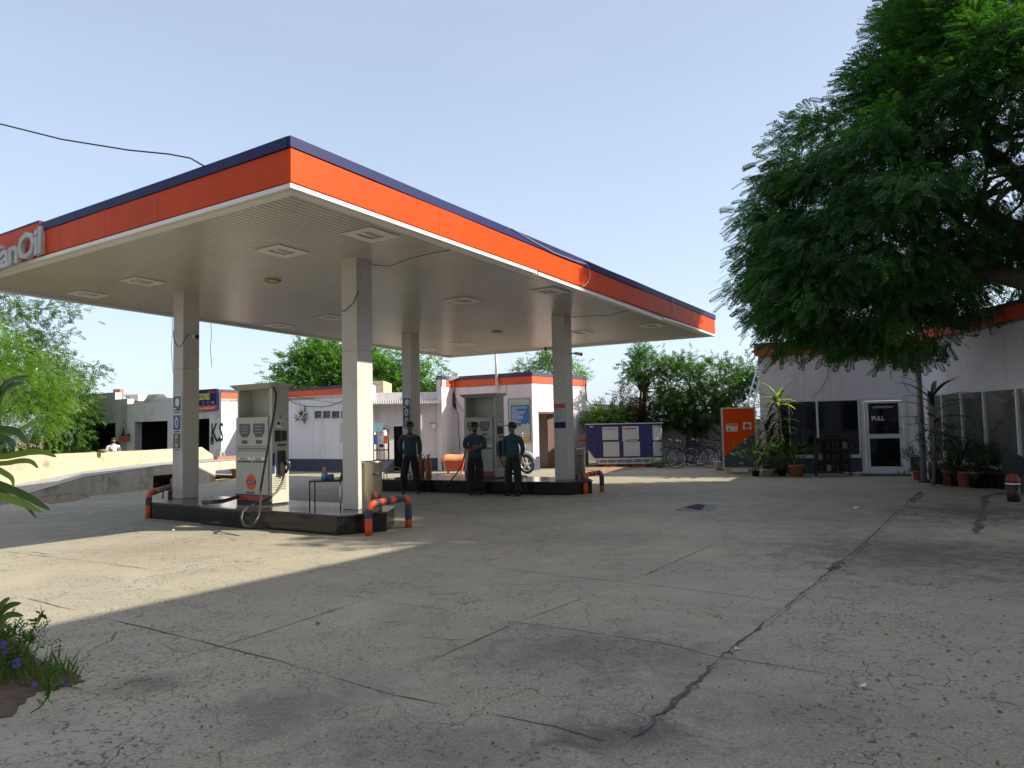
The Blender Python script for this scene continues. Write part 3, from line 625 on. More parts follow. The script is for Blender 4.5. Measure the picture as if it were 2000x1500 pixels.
def pump(K1, K2, label, hosepts, name='fuel_dispenser'):
    w, dp = .95, .36; O = EP(K1, K2+w, IZ); T = frame(O, -e2); e = empty(name, O, label, 'fuel pump', 'fuel dispensers')
    # local: x across the front panel (left to right), y depth, z up
    b = B(T); b.box(.0, .86, 0, dp, .06, 1.47); b.o('lower_cabinet', 'pump', e, bevel=.008)
    b = B(T); b.box(.875, w, 0.02, dp, .03, 1.94); b.box(.87, .875, .03, dp-.01, .03, 1.94); b.o('hose_tower', 'pump', e, bevel=.008)
    b = B(T); b.box(.0, .045, .03, dp-.02, 1.472, 1.94); b.box(.045, .66, dp-.06, dp-.03, 1.472, 1.94); b.o('upper_frame', 'pump', e)
    b = B(T); b.hexa([(.0, .0, 1.942), (w, .0, 1.942), (w, dp, 1.942), (0, dp, 1.942), (-.08, -.08, 2.03), (w+.08, -.08, 2.03), (w+.08, dp+.08, 2.03), (-.08, dp+.08, 2.03)]); b.o('cap', 'pump', e)
    b = B(T); b.box(.0, .93, .02, dp-.02, 0, .058); b.o('base', 'black', e)
    for x0 in (.12, .50):
        d = empty('display', O+V(T.to_3x3() @ V((x0, 0, 1.3))), None, None); d.parent = e; d.location = T.to_3x3() @ V((x0, 0, 1.3))
        b = B(T); b.yprism([(x0-.02, 1.36), (x0+.27, 1.36), (x0+.27, 1.22), (x0+.20, 1.13), (x0+.05, 1.13), (x0-.02, 1.22)], -.006, .001); b.o('screen', 'dispglass', d)
        b = B(T); b.box(x0+.05, x0+.20, -.005, .001, 1.02, 1.08); b.o('small_screen', 'dispglass', d)
        b = B(T)
        for k in range(3): b.box(x0+.03, x0+.22, -.009, -.0065, 1.30-k*.05, 1.315-k*.05)
        b.o('readout', 'greypaint', d)
    b = B(T); b.box(.02, .86, -.004, .001, .895, .905); b.box(.02, .86, -.004, .001, .965, .975); b.box(.06, .80, -.003, .001, .925, .945); b.o('trim_line', 'pumpdark', e)
    for x0, s in ((.05, 'PETROL'), (.46, 'DIESEL')):
        b = B(T); b.box(x0, x0+.37, -.004, .001, .74, .795); pl = b.o('product_plate', 'white', e)
        text(s, .062, 'black', pl, T @ V((x0+.06, -.0055, .745)), -e2, ext=.001)
        b = B(T); b.box(x0, x0+.37, -.004, .001, .70, .735); b.o('product_bar', 'pumpdark', e)
    b = B(T); b.yprism([(.42+.125*math.cos(t*.2618), .37+.135*math.sin(t*.2618)) for t in range(24)], -.005, .001); lg = b.o('logo', 'orangepaint', e)
    b = B(T); b.box(.295, .545, -.008, -.0055, .35, .395); b.o('logo_band', 'navy', lg)
    text('IndianOil', .05, 'white', lg, T @ V((.325, -.0095, .358)), -e2, ext=.001)
    text('IndianOil', .06, 'navy', e, T @ V((.29, -.003, .175)), -e2, ext=.001)
    b = B(T); b.box(.0, .865, -.004, .001, .14, .165); b.o('navy_stripe', 'navypaint', e)
    b = B(T); b.box(.0, .865, -.004, .001, .065, .139); b.o('red_stripe', 'red', e)
    # side face (normal +x): keypad, screens, nozzle boot, vents
    X = w
    b = B(T); b.box(X, X+.008, .10, .26, 1.28, 1.40); kp = b.o('keypad', 'white', e)
    b = B(T); b.box(X+.009, X+.011, .11, .17, 1.33, 1.38)
    for i in range(3):
        for j in range(4): b.box(X+.009, X+.012, .19+i*.02, .203+i*.02, 1.30+j*.022, 1.312+j*.022)
    b.o('keys', 'black', kp)
    b = B(T); b.box(X, X+.012, .07, .19, 1.05, 1.24); b.box(X, X+.010, .21, .31, 1.06, 1.23); b.o('printer_window', 'black', e)
    b = B(T); b.box(X, X+.03, .12, .28, .98, 1.005); b.o('receipt_slot', 'black', e)
    b = B(T); b.ball((X, .19, 1.47), .03, 10, (.3, 1, 1)); b.o('lock', 'greypaint', e)
    b = B(T); b.box(X, X+.07, .12, .25, .50, .90); b.o('nozzle_boot', 'black', e, bevel=.02)
    b = B(T); b.tube([(X+.05, .20, .80), (X+.09, .24, .70), (X+.10, .27, .62), (X+.09, .22, .52)], [.03, .028, .024, .02], 8); nz = b.o('nozzle', 'black', e)
    b = B(T); b.tube([(X+.09, .25, .74), (X+.12, .29, .68), (X+.10, .30, .60)], .009, 6); b.o('lever', 'chrome', nz)
    b = B(T); b.box(X, X+.004, .02, .07, .52, .86); pl = b.o('grade_strip', 'signblue', e)
    b = B(T)
    for k in range(7): b.box(X, X+.003, .04, .30, .25+k*.035, .262+k*.035)
    b.o('vent_slots', 'pumpdark', e)
    b = B(); b.tube(hosepts, .019, 8); b.o('hose', 'hose', e)
    return e
K = EP(7.93, 10.2)
h1 = [P2(534, 757, 12.25), P2(539, 768, 12.15), P2(538, 790, 12.1), P2(533, 820, 12.02), P2(527, 850, 11.95), P2(521, 885, 11.85), P2(514, 925, 11.7), P2(509, 955, 11.5), P2(508, 985, 11.2), P2(505, 1008, 10.95), P2(497, 1022, 10.85),
      P2(487, 1028, 10.9), P2(476, 1025, 11.0), P2(471, 1012, 11.05), P2(474, 1000, 11.1), P2(485, 990, 11.3), P2(505, 982, 11.6), P2(525, 974, 11.85), P2(541, 960, 12.0), P2(551, 943, 12.1), P2(555, 925, 12.2)]
pump(7.93, 10.2, 'near cream fuel pump with a long hose looping to the ground', h1)
h2 = [P2(968, 774, 17.9), P2(966, 790, 17.8), P2(964, 820, 17.75), P2(966, 850, 17.7), P2(972, 872, 17.6), P2(975, 890, 17.5), P2(984, 910, 17.4), P2(999, 923, 17.4), P2(1020, 931, 17.5)]
pump(14.33, 10.17, 'far cream fuel pump behind the attendants', h2)
cable('fuel_hose', [P2(962, 885, 18.0), P2(958, 900, 17.9), P2(962, 918, 17.9), P2(975, 925, 17.9), P2(1000, 927, 17.9), P2(1030, 930, 18)], .017, 'hose', 'black hose lying from the far pump toward the right column', 'hose')
cable('fuel_hose', [P2(909, 866, 17.9), P2(908, 885, 17.6), P2(904, 905, 17.4), P2(892, 925, 17.2), P2(876, 944, 17.1), G(862, 958, .02)], .017, 'hose', 'black hose slanting down left of the far pump', 'hose')
cable('fuel_hose', [P2(471, 962, 12.9), P2(462, 970, 12.75), P2(440, 976, 12.6), P2(415, 979, 12.6), G(395, 979, .31)], .019, 'hose', 'black hose lying on the near island left of the pump', 'hose')
cable('fuel_hose', [P2(471, 967, 12.85), P2(455, 975, 12.6), P2(435, 981, 12.5), P2(415, 982, 12.5), G(398, 982, .31)], .019, 'hose', 'second black hose lying on the near island, in front of the other', 'hose')
# guard hoops
def hoop(P, Q, h, label, r=.053):
    P, Q = V(P), V(Q); e = empty('guard_hoop', P, label, 'guard hoop', 'striped pipe guards at the island ends')
    d = (Q-P).normalized(); c = .13; pts = [P+V((0, 0, z)) for z in (0, .12, .24)]; L = (Q-P).length
    pts += [P+d*(c*(1-math.cos(t)))+V((0, 0, h-c+c*math.sin(t))) for t in (0, .4, .8, 1.2, 1.57)]
    n = 6; pts += [P+d*(c+(L-2*c)*k/n)+V((0, 0, h+.02*k/n)) for k in range(1, n)]
    pts += [Q-d*(c*(1-math.cos(t)))+V((0, 0, h+.02-c+c*math.sin(t))) for t in (1.57, 1.2, .8, .4, 0)]
    pts += [Q+V((0, 0, z)) for z in (.24, .12, 0)]
    b = B(); b.tube(pts, r, 12)
    o = b.o('pipe', ['orangepaint', 'navypaint'], e)
    me = o.data; pat = [0, 0, 1, 1, 0, 0, 0, 1, 0, 1, 0, 1, 1, 0, 0, 0, 1, 1, 1, 0, 0]
    for i, p in enumerate(me.polygons): p.material_index = pat[min(len(pat)-1, (i//12))] if i < 12*(len(pts)-1) else 0
hoop(G(720, 1046), G(798, 1030), .44, 'orange and navy striped pipe hoop at the front right corner of the near island')
hoop(G(290, 1012), G(333, 996), .44, 'orange and navy striped pipe hoop left of the front left column')
hoop(G(1144, 965), G(1176, 960), .42, 'orange and navy striped pipe hoop at the right end of the far island')
def bin_(P, r, h, label):
    e = empty('litter_bin', P, label, 'litter bin', 'steel bins beside the columns')
    b = B(Matrix.Translation(V(P))); b.lathe([(r*.97, 0), (r, .01), (r, h-.05), (r*1.02, h-.045), (r*1.02, h-.01), (r, h)], n=36); b.lathe([(r*.92, h-.1), (r*.92, h)], n=36); b.o('drum', 'steel', e)
    b = B(Matrix.Translation(V(P))); b.lathe([(r*.9, h-.12), (.001, h-.12)], n=24); b.o('opening', 'dark', e)
    a = math.atan2(-P[1], -P[0])+.35; d = V((math.cos(a), math.sin(a), 0)); b = B(frame(V(P)+d*(r-.004), V((-d.y, d.x, 0))))
    b.box(-.045, .045, -.006, .006, h*.72, h*.76); b.o('label_plate', 'black', e)
bin_(G(727, 999, IZ), .150, .75, 'shiny steel bin right of the sunlit near column')
bin_(G(1131, 934, IZ), .153, .70, 'shaded steel bin right of the far right column')
# low stands and the small things on them
def stand(P, d, w, dp, h, m, label, name='low_table'):
    T = frame(P, d); e = empty(name, P, label, 'table'); b = B(T); b.box(0, w, 0, dp, h-.025, h); b.o('table_top', m, e)
    for x in (.012, w-.012):
        for y in (.012, dp-.012): b = B(T); b.tube([(x, y, 0), (x, y, h-.025)], .011, 6); b.o('leg', m if x < .1 else 'chrome' if m == 'black' else m, e)
    return T
T = stand(G(603, 995, IZ), V((1, .02, 0)), .50, .35, .44, 'black', 'small black metal table between the near pump and the sunlit column')
hT = .44
e = empty('plastic_jar', T @ V((.22, .12, hT)), 'pale blue plastic jar on the small black table', 'jar')
b = B(T @ Matrix.Translation(V((.22, .12, hT)))); b.lathe([(.05, 0), (.052, .05), (.05, .1), (.035, .12)], n=14); b.o('jar_body', 'jar', e)
b = B(T @ Matrix.Translation(V((.22, .12, hT)))); b.lathe([(.038, .12), (.03, .2), (.028, .205)], n=10); b.o('card_cone', 'tan', e)
b = B(T); b.box(.28, .36, .06, .16, hT, hT+.09); b.o('blue_box', 'signblue', None, .008, label='dark blue box beside the pale blue jar on the table', cat='box')
b = B(T)
pp = [(.37, .06), (.52, .04), (.50, .14), (.47, .2), (.36, .2)]
b.add([(x, y, hT+.004+(.03 if i % 2 else .01)) for i, (x, y) in enumerate(pp)]+[(.44, .12, hT+.05)], [(i, (i+1) % 5, 5) for i in range(5)]); b.o('dusting_cloth', 'cloth', label='bright yellow cloth crumpled on the small black table', cat='cloth')
b = B(T); b.hexa([(.46, .02, hT), (.56, .02, hT), (.56, .1, hT), (.46, .1, hT), (.53, .02, hT+.2), (.6, .02, hT+.17), (.6, .1, hT+.17), (.53, .1, hT+.2)]); b.o('card_machine', 'black', None, .01, label='black folder leaning against the sunlit column on the table', cat='folder')
T = stand(G(749, 956), V((1, -.03, 0)), .62, .4, .42, 'wood', 'low dark bench behind the steel bin near column')
cable('cable', [T @ V((.02, .1, .44)), T @ V((.15, .12, .5)), T @ V((.3, .1, .56)), T @ V((.42, .12, .5)), T @ V((.55, .15, .45))], .009, 'yellow', 'yellow pipe lying bent across the low dark bench', 'pipe')
def extinguisher(P, label):
    e = empty('fire_extinguisher', P, label, 'fire extinguisher', 'old red extinguishers on the far island'); T = Matrix.Translation(V(P))
    b = B(T); b.lathe([(.078, 0), (.082, .02), (.082, .36), (.07, .42), (.03, .47), (.022, .49)], n=20); b.o('cylinder', 'ext', e)
    b = B(T); b.tube([(0, 0, .48), (0, 0, .53)], .018, 8); b.tube([(-.02, 0, .53), (.07, -.02, .57)], .009, 6); b.tube([(-.02, 0, .51), (.06, -.02, .52)], .008, 6); b.o('valve', 'black', e)
    b = B(T); b.tube([(-.01, 0, .52), (-.08, -.02, .5), (-.12, -.02, .38), (-.11, -.02, .2), (-.1, -.02, .05)], .009, 6); b.o('hose', 'black', e)
extinguisher(G(823, 929, IZ), 'left of two faded red extinguishers standing on the far island')
extinguisher(G(837, 929, IZ), 'right of two faded red extinguishers standing on the far island')
# sand buckets stand
P = G(866, 926); T = frame(P, V((1, 0, 0))); e = empty('sand_bin', P, 'orange red fire sand bin under a faded orange sheet by the white wall', 'sand bin')
b = B(T); b.hexa([(.10, 0, .12), (.62, 0, .12), (.62, .4, .12), (.10, .4, .12), (.02, -.04, .50), (.70, -.04, .50), (.70, .44, .50), (.02, .44, .50)]); b.o('bin_body', 'redbox', e)
b = B(T)
for x in (.14, .58): b = B(T); b.box(x-.02, x+.02, 0.02, .36, 0, .12); b.o('foot', 'redbox', e)
b = B(T); n = 9; vs = []
for j in range(4):
    for i in range(n): x = -.10+.96*i/(n-1); vs.append((x, -.12+.62*j/3, .54+.09*math.sin(i*.9)*.35+.10*(i/(n-1))-.14*(j == 0)-(.1 if i == 0 else 0)+.05*(j in (1, 2))))
b.smooth = True; b.add(vs, [(j*n+i, j*n+i+1, (j+1)*n+i+1, (j+1)*n+i) for j in range(3) for i in range(n-1)]); b.smooth = False
o = b.o('cover_sheet', 'sheet', e); md = o.modifiers.new('thickness', 'SOLIDIFY'); md.thickness = .006

# ------------------------------------------------------------------ buildings
def seg(b, P, Q, z0, z1, t, ops=(), y0=0., mi=0):
    b.T = frame(V((P[0], P[1], 0)), V((Q[0]-P[0], Q[1]-P[1], 0))); b.mi = mi
    wallgrid(b, math.hypot(Q[0]-P[0], Q[1]-P[1]), z0, z1, t, ops, y0)
def opn(P, Q, x0, x1, y0, y1, minz=0.):   # opening from image rectangle (x0,x1,top,bottom) on wall P->Q
    a, c = S_on(P, Q, x0), S_on(P, Q, x1); d = (V((*Q[:2], 0))-V((*P[:2], 0))).normalized(); m = V((*P[:2], 0))+d*((a+c)/2)
    return [a, c, max(minz, Zat(m, y1)) if y1 else minz, Zat(m, y0)]
def vec(*a): return V(a)
# low store building with the high window strip
Qs = (-11.1, 28.1)
W1, W2_ = (-10.2, 29.4), (-5.0, 26.2)
e = empty('store_building', (*W2_, 0), 'long lilac white store building with orange band and a strip of small high windows', 'building')
wo = [opn(W1, W2_, a, c, 803, 817) for a, c in ((615, 629), (632, 646), (649, 664), (667, 682))]
b = B(); seg(b, Qs, W1, -.3, 3.12, .2); seg(b, W1, W2_, 0, 3.12, .2, wo); b.o('wall', 'lilac', e)
b = B(); seg(b, Qs, W1, 2.83, 3.06, .018, y0=-.018); seg(b, W1, W2_, 2.83, 3.06, .018, y0=-.018); b.o('orange_band', 'orangepaint', e)
b = B(); seg(b, Qs, W1, 3.06, 3.17, .26, y0=-.03); seg(b, W1, W2_, 3.06, 3.17, .26, y0=-.03); b.o('parapet_cap', 'navypaint', e)
b = B(); seg(b, W1, W2_, 0, .47, .012, y0=-.012); b.o('plinth', 'navypaint', e)
b = B(); b.prism([(*Qs,), W1, (-14, 33.5), (-15, 31)][::-1], 2.7, 2.8); b.prism([W1, W2_, (-3.5, 31), (-9, 35)], 2.7, 2.8); b.o('roof', 'plaster', e)
fr = B(); gl = B()
for o_ in wo:
    fr.T = gl.T = frame(V((*W1, 0)), V((W2_[0]-W1[0], W2_[1]-W1[1], 0))); x0, x1, z0, z1 = o_
    gl.box(x0, x1, .10, .11, z0, z1)
    for q in ((x0-.05, x0, z0-.05, z1+.05), (x1, x1+.05, z0-.05, z1+.05), (x0, x1, z1, z1+.05), (x0, x1, z0-.06, z0)): fr.box(q[0], q[1], -.02, .09, q[2], q[3])
    for k in range(5): fr.box(x0, x1, .06, .075, z0+(z1-z0)*(k+.4)/5, z0+(z1-z0)*(k+.4)/5+.012)
fr.o('window_frame', 'frame', e); gl.o('window_glass', 'dark', e)
d12 = V((W2_[0]-W1[0], W2_[1]-W1[1], 0)).normalized()
def onw(P, Q, px, py, off=-.02):   # point on the wall face seen at this pixel
    s = S_on(P, Q, px); d = V((Q[0]-P[0], Q[1]-P[1], 0)).normalized(); p = V((P[0], P[1], 0))+d*s; p.z = Zat(p, py); return p+V((-d.y, d.x, 0))*off
cable('cable', [onw(W1, W2_, x, y, -.06) for x, y in ((560, 777), (575, 786), (600, 794), (630, 795), (650, 792), (672, 783))], .012, 'cable', 'thick black cable sagging across the store wall')
cable('cable', [onw(W1, W2_, x, y, -.05) for x, y in ((560, 770), (600, 779), (640, 785), (672, 789))], .006, 'cable', 'thin wire across the store wall above the sagging cable')
P = onw(W1, W2_, 597, 793, -.05); e = empty('wall_plant', P, 'green plant growing from the store wall below a short pipe', 'plant')
b = B(); b.tube([P+vec(0, 0, .02), P-vec(0, 0, .22)], .03, 8); b.o('pipe_stub', 'greypaint', e)
rs = np.random.RandomState(3); c0 = np.array(onw(W1, W2_, 593, 814, -.10)); n = 42
Dd = rs.normal(0, 1, (n, 3))*[1, .6, .8]; leafmesh('leaves', np.repeat(c0[None], n, 0)+Dd*.06, Dd+[0, -.3, .1], rs.uniform(.25, .4, n), [leaf(0, 0, 0, 0, .8, .22)], 'bright', e, rs)
b = B(frame(onw(W1, W2_, 668, 845, -.03), d12)); b.box(-.08, .32, -.01, .01, -.34, .34); b.o('notice', 'posterpale', label='pale green notice on the store wall left of the sunlit column', cat='notice')
# whitewashed shed with tin awning
S0, S1 = (-4.98, 26.42), (-2.72, 26.75)
e = empty('shed', (*S0, 0), 'low whitewashed shed with a dark doorway and corrugated awning', 'shed')
do = [opn(S0, S1, 769, 792, 832, None), ]
b = B(); seg(b, S0, S1, 0, 2.84, .22, do); b.o('wall', 'wallwhite', e)
b = B(); seg(b, S0, S1, 0, .45, .012, [[do[0][0], do[0][1], 0, .5]], y0=-.012); b.o('plinth', 'navypaint', e)
T = frame(V((*S0, 0)), V((S1[0]-S0[0], S1[1]-S0[1], 0)))
b = B(T); x0, x1, z0, z1 = do[0]; b.box(x0-.12, x1+.2, -.05, .0, z1, z1+.06); b.o('lintel', 'white', e)
b = B(T); b.box(x0-.02, x1, .8, .85, 0, z1); b.box(x0-.05, x0, .22, .85, 0, z1); b.o('dark_room', 'dark', e)
Ls = math.hypot(S1[0]-S0[0], S1[1]-S0[1]); b = B(T); nn = 60
zz = lambda i: .02*(1 if i % 2 else -1)
b.add([(-.1+(Ls+.15)*i/nn, y, z+zz(i)) for y, z in ((-.42, 2.42), (.0, 2.56)) for i in range(nn+1)], [(i, i+1, nn+2+i, nn+1+i) for i in range(nn)]); o = b.o('awning', 'tin', e)
md = o.modifiers.new('t', 'SOLIDIFY'); md.thickness = .006
b = B(T); b.tube([(x0-.35, -.03, .45), (x0-.35, -.03, 1.2), (x0-.30, -.02, 1.5)], .10, 10); b.o('rubbed_pier', 'wallwhite', e)
Pl = onw(S0, S1, 848, 831, -.05); e = empty('wall_lamp', Pl, 'small round lamp on a bracket on the shed wall', 'lamp'); b = B(); b.ball(Pl+vec(0, -.08, -.03), .09, 12); b.o('globe', 'bulb', e)
b = B(); b.tube([Pl+vec(-.18, -.03, .08), Pl+vec(.08, -.06, .07)], .014, 6); b.o('arm', 'greypaint', e)
b = B(); p = P2(725, 770, 29); q = P2(749, 770, 29); b.box(p.x, q.x, 29, 31, 2.4, P2(735, 744, 29).z); b.o('water_tank', 'cream', label='pale block tank rising behind the shed roof', cat='tank')
# wrought gate leaf with papers leaning by the shed
P = G(728, 926); P.y = 25.9; P.x = (728-1000)/1440*25.9; Tg = frame((P.x, P.y, 0), V((1, .02, 0))); e = empty('iron_gate', (P.x, P.y, 0), 'black wrought iron gate leaf hung with papers beside the shed door', 'gate')
gw = (757-728)/1440*25.9; gz = 1.55; b = B(Tg)
for x in (0, gw): b.tube([(x, 0, .42), (x, 0, gz)], .03, 6)
for z in (.44, gz, .80): b.tube([(0, 0, z), (gw, 0, z)], .022, 6)
b.o('gate_frame', 'black', e); b = B(Tg)
for k in range(1, 8): b.tube([(gw*k/8, 0, .42), (gw*k/8, 0, 1.30 if k in (1, 7) else 1.2)], .008, 5)
for r_ in (.14, .22): b.tube([(gw/2+r_*math.cos(t), 0, 1.2+r_*math.sin(t)) for t in np.linspace(0, math.pi, 10)], .008, 5)
for k in range(4): b.tube([(gw*.35+k*.1, 0, gz), (gw*.35+k*.1, 0, gz+.12)], .008, 5)
b.o('bars', 'black', e); b = B(Tg); b.ball((gw*.55, -.03, .95), .09, 12, (1, .2, .7)); b.o('lock_plate', 'black', e)
for k, (x, z, w_, h_, m, lb) in enumerate(((-.05, 1.45, .20, .30, 'skyblue', 'light blue paper, left of two at the top of the iron gate'), (.17, 1.48, .16, .26, 'skyblue', 'light blue paper, right of two at the top of the iron gate'),
                                       (0, 1.0, .13, .34, 'posterblue', 'dark blue leaflet on the iron gate'), (.36, 1.02, .13, .28, 'posterred', 'faded red leaflet on the iron gate'))):
    b = B(Tg); b.box(x, x+w_, -.045, -.035, z, z+h_); b.o('paper', m, label=lb, cat='paper')
# kiosk
K = [(-2.74, 26.82), (-2.55, 26.6), (-2.19, 27.4), (.69, 25.6), (2.87, 28.5)]
kt = 3.42
e = empty('kiosk_building', (.69, 25.6, 0), 'angular white office building with orange and navy roof band behind the far pump', 'building')
kd = [opn(K[3], K[4], 1052, 1102, 804, None)]
b = B()
for i in range(4): seg(b, K[i], K[i+1], 0, kt-.05, .2, kd if i == 3 else ())
b.o('wall', 'wallwhite', e); b = B(); 
for i in range(4): seg(b, K[i], K[i+1], 3.03, 3.27, .018, y0=-.018)
b.o('orange_band', 'orangepaint', e); b = B()
for i in range(4): seg(b, K[i], K[i+1], 3.272, kt, .24, y0=-.03)
b.o('parapet_cap', 'navypaint', e); b = B()
for i in range(4): seg(b, K[i], K[i+1], 0, .47, .014, [[kd[0][0], kd[0][1], 0, .5]] if i == 3 else (), y0=-.014)
b.o('plinth', 'navypaint', e)
b = B(); b.prism([*K, (2.6, 31), (-3.2, 31)], 3.0, 3.08); b.o('roof', 'plaster', e)
T = frame(V((*K[3], 0)), V((K[4][0]-K[3][0], K[4][1]-K[3][1], 0))); x0, x1, z0, z1 = kd[0]
b = B(T); b.box(x0, x0+.07, .02, .18, 0, z1); b.box(x1-.07, x1, .02, .18, 0, z1); b.box(x0+.07, x1-.07, .02, .18, z1-.07, z1); b.o('door_frame', 'wood', e)
b = B(T @ Matrix.Translation(V((x0+.07, .1, 0))) @ Matrix.Rotation(1.15, 4, 'Z')); b.box(0, .85, 0, .04, .02, z1-.09)
b.box(.1, .75, -.012, 0, .2, .9); b.box(.1, .75, -.012, 0, 1.05, 1.85); b.o('door', 'wood', e)
b = B(T); b.box(x0-.3, x1+.3, 1.4, 1.45, 0, 2.99); b.box(x1+.1, x1+.15, .21, 1.4, 0, 2.99); b.box(x0-.15, x0-.1, .21, 1.4, 0, 2.99); b.o('inner_wall', 'lilac', e)
b = B(T @ Matrix.Translation(V((x1-.07, .1, 0))) @ Matrix.Rotation(math.pi-.35, 4, 'Z')); b.box(0, .62, 0, .035, .02, z1-.09); b.o('door', 'wood', e)
K2, K3 = K[2], K[3]; dk = V((K3[0]-K2[0], K3[1]-K2[1], 0)).normalized()
# information board
c0 = onw(K2, K3, 994, 781, -.02); a, c = S_on(K2, K3, 994), S_on(K2, K3, 1037); zt_, zb = Zat(c0, 779), Zat(c0, 864)
e = empty('notice_board', c0, 'tall blue and pale notice board with yellow heading on the kiosk wall', 'notice board'); Tb = frame(V((*K2, 0)), dk); w_ = c-a
b = B(Tb)
for q in ((a, a+.02, zb, zt_), (c-.02, c, zb, zt_), (a+.02, c-.02, zt_-.02, zt_), (a+.02, c-.02, zb, zb+.02)): b.box(q[0], q[1], -.04, 0, q[2], q[3])
b.o('frame', 'greypaint', e); b = B(Tb); b.box(a+.02, c-.02, -.02, 0, zb+.02, zt_-.02); b.o('backing', 'posterpale', e)
hh = zt_-zb; b = B(Tb); b.yprism([(a+.10, zt_-.15*hh), (c-.04, zt_-.15*hh), (c-.04, zt_-.60*hh), (c-.12, zt_-.56*hh), (c-.2, zt_-.6*hh), (c-.34, zt_-.58*hh), (c-.42, zt_-.64*hh), (a+.22, zt_-.60*hh), (a+.10, zt_-.66*hh)], -.026, -.021); b.o('blue_panel', 'posterblue', e)
text('IndianOil', .085, 'yellow', e, Tb @ V((a+.16, -.024, zt_-.12*hh)), dk, ext=.001)
b = B(Tb); b.box(a+.3, c-.05, -.025, -.021, zb+.04, zb+.13*hh); b.o('yellow_footer', 'yellow', e)
b = B(Tb); r = random.Random(2)
for k in range(14): b.box(a+.14, a+.14+(w_-.2)*r.uniform(.25, .95), -.030, -.027, zt_-(.20+.027*k)*hh, zt_-(.20+.027*k)*hh+.012)
b.o('print_lines', 'white', e)
b = B(Tb)
for k in range(4): b.box(a+.3, c-.06, -.025, -.021, zb+.2*hh+k*.09, zb+.2*hh+k*.09+.006)
for k in range(4): b.box(a+.32+k*.12, a+.325+k*.12, -.0255, -.021, zb+.2*hh, zb+.2*hh+.27)
b.o('table_lines', 'plaster', e)
# mast with conduit on the kiosk, floodlight, cables
p = onw(K2, K3, 975, 760, -.10); e = empty('mast', (p.x, p.y, .3), 'thin white mast and conduit rising above the kiosk roof', 'mast')
b = B(); b.tube([(p.x+.07, p.y, .9), (p.x+.05, p.y, 3.1)], .026, 8); b.o('conduit', 'frame', e)
b = B(); b.tube([(p.x, p.y, 2.9), (p.x-.02, p.y, 5.2)], .045, 10); b.o('pole', 'white', e)
b = B(frame(V((*K2, 0)), dk)); sx_ = S_on(K2, K3, 978); b.box(sx_, sx_+.10, -.08, 0, .6, 2.0); b.o('cable_duct', mat('pale_green_duct', (.45, .47, .30), .5), label='pale green cable duct on the kiosk wall under the mast', cat='duct')
p = onw(K2, K3, 890, 741, -.15); e = empty('floodlight', p, 'white floodlight box on the kiosk parapet at the left corner', 'floodlight')
b = B(Matrix.Translation(p) @ Matrix.Rotation(-.35, 4, 'Y')); b.box(-.10, .24, -.18, .06, -.04, .06); b.o('housing', 'white', e); b = B(); b.tube([p+vec(.02, .02, -.02), p+vec(.03, .1, -.45)], .018, 6); b.o('bracket', 'white', e)
cable('cable', [onw(K2, K3, x, y, -.04) for x, y in ((890, 760), (891, 790), (892, 800), (896, 810), (897, 840), (899, 880))], .012, 'cable', 'black cable hanging down the kiosk wall from the floodlight')
b = B(); r = random.Random(4)
for k in range(4): b.tube([onw(K2, K3, 888+k*1.2, 765+3*k, -.05), onw(K2, K3, 887+k*1.6, 785, -.07), onw(K2, K3, 889+k*1.3, 796+k, -.05)], .012, 5)
b.o('cable_bundle', 'cable', label='bundle of black cables hanging under the floodlight', cat='cables')
cable('cable', [onw(K2, K3, x, y, -.05) for x, y in ((889, 772), (897, 790), (908, 804), (925, 812))], .008, 'cable', 'wire slanting from the floodlight toward the far pump')
cable('cable', [onw(K2, K3, x, y, -.05) for x, y in ((993, 748), (992, 762), (986, 772), (979, 776))], .007, 'cable', 'black wire curling right of the mast')
K4 = K[4]; cable('cable', [P2(1143, 735, 28.3), P2(1144, 760, 28.3), P2(1146, 782, 28.3), P2(1153, 790, 28.4), P2(1170, 791, 28.6), P2(1205, 791, 28.8)], .022, 'cable', 'thick cable running down the right corner of the kiosk')
# outbuilding behind the generator, compound wall
o0, o1 = P2(1140, 850, 30.2), P2(1222, 850, 30.2)
e = empty('outbuilding', (o0.x, 30.2, 0), 'low lilac outbuilding with flat slab roof behind the blue generator', 'building')
b = B(); b.box(o0.x, o1.x, 30.2, 32.5, 0, 2.08); b.o('wall', 'lilac', e); b = B(); b.box(o0.x-.1, o1.x+.1, 29.9, 32.7, 2.082, 2.32); b.o('roof_slab', 'wallwhite', e)
b = B(); b.hexa([(P2(1158, 1, 29.9).x, 29.8, 0), (P2(1160, 1, 29.9).x, 30.19, 0), (P2(1160, 1, 29.9).x, 30.19, .1), (P2(1158, 1, 29.9).x, 29.8, .1)]+[(0, 0, 0)]*4) if 0 else None
xa, xb = P2(1138, 1, 29.5).x, P2(1158, 1, 29.5).x
b.box(xa, xa+.04, 29.4, 30.19, .9, 2.04); b.box(xa, xb, 30.1, 30.19, .9, 2.04); b.box(xa, xb, 29.4, 30.1, 1.99, 2.04); b.o('shutter_box', 'maroonbox', e)
cw0, cw1 = (P2(1225, 830, 29.8).x, 29.8), (P2(1560, 830, 26.5).x, 26.5)
e = empty('compound_wall', (*cw0, 0), 'lilac grey boundary wall behind the bicycles', 'wall'); b = B(); seg(b, cw0, cw1, 0, 1.62, .2)
b.o('wall', 'lilac', e); b = B()
for k in range(5): s = k*1.6+.6; seg(b, *( (tuple((V((*cw0, 0))+(V((*cw1, 0))-V((*cw0, 0))).normalized()*u)[:2]) for u in (s, s+.25)) ), 0, 1.66, .05, y0=-.05)
b.o('pier', 'lilac', e)

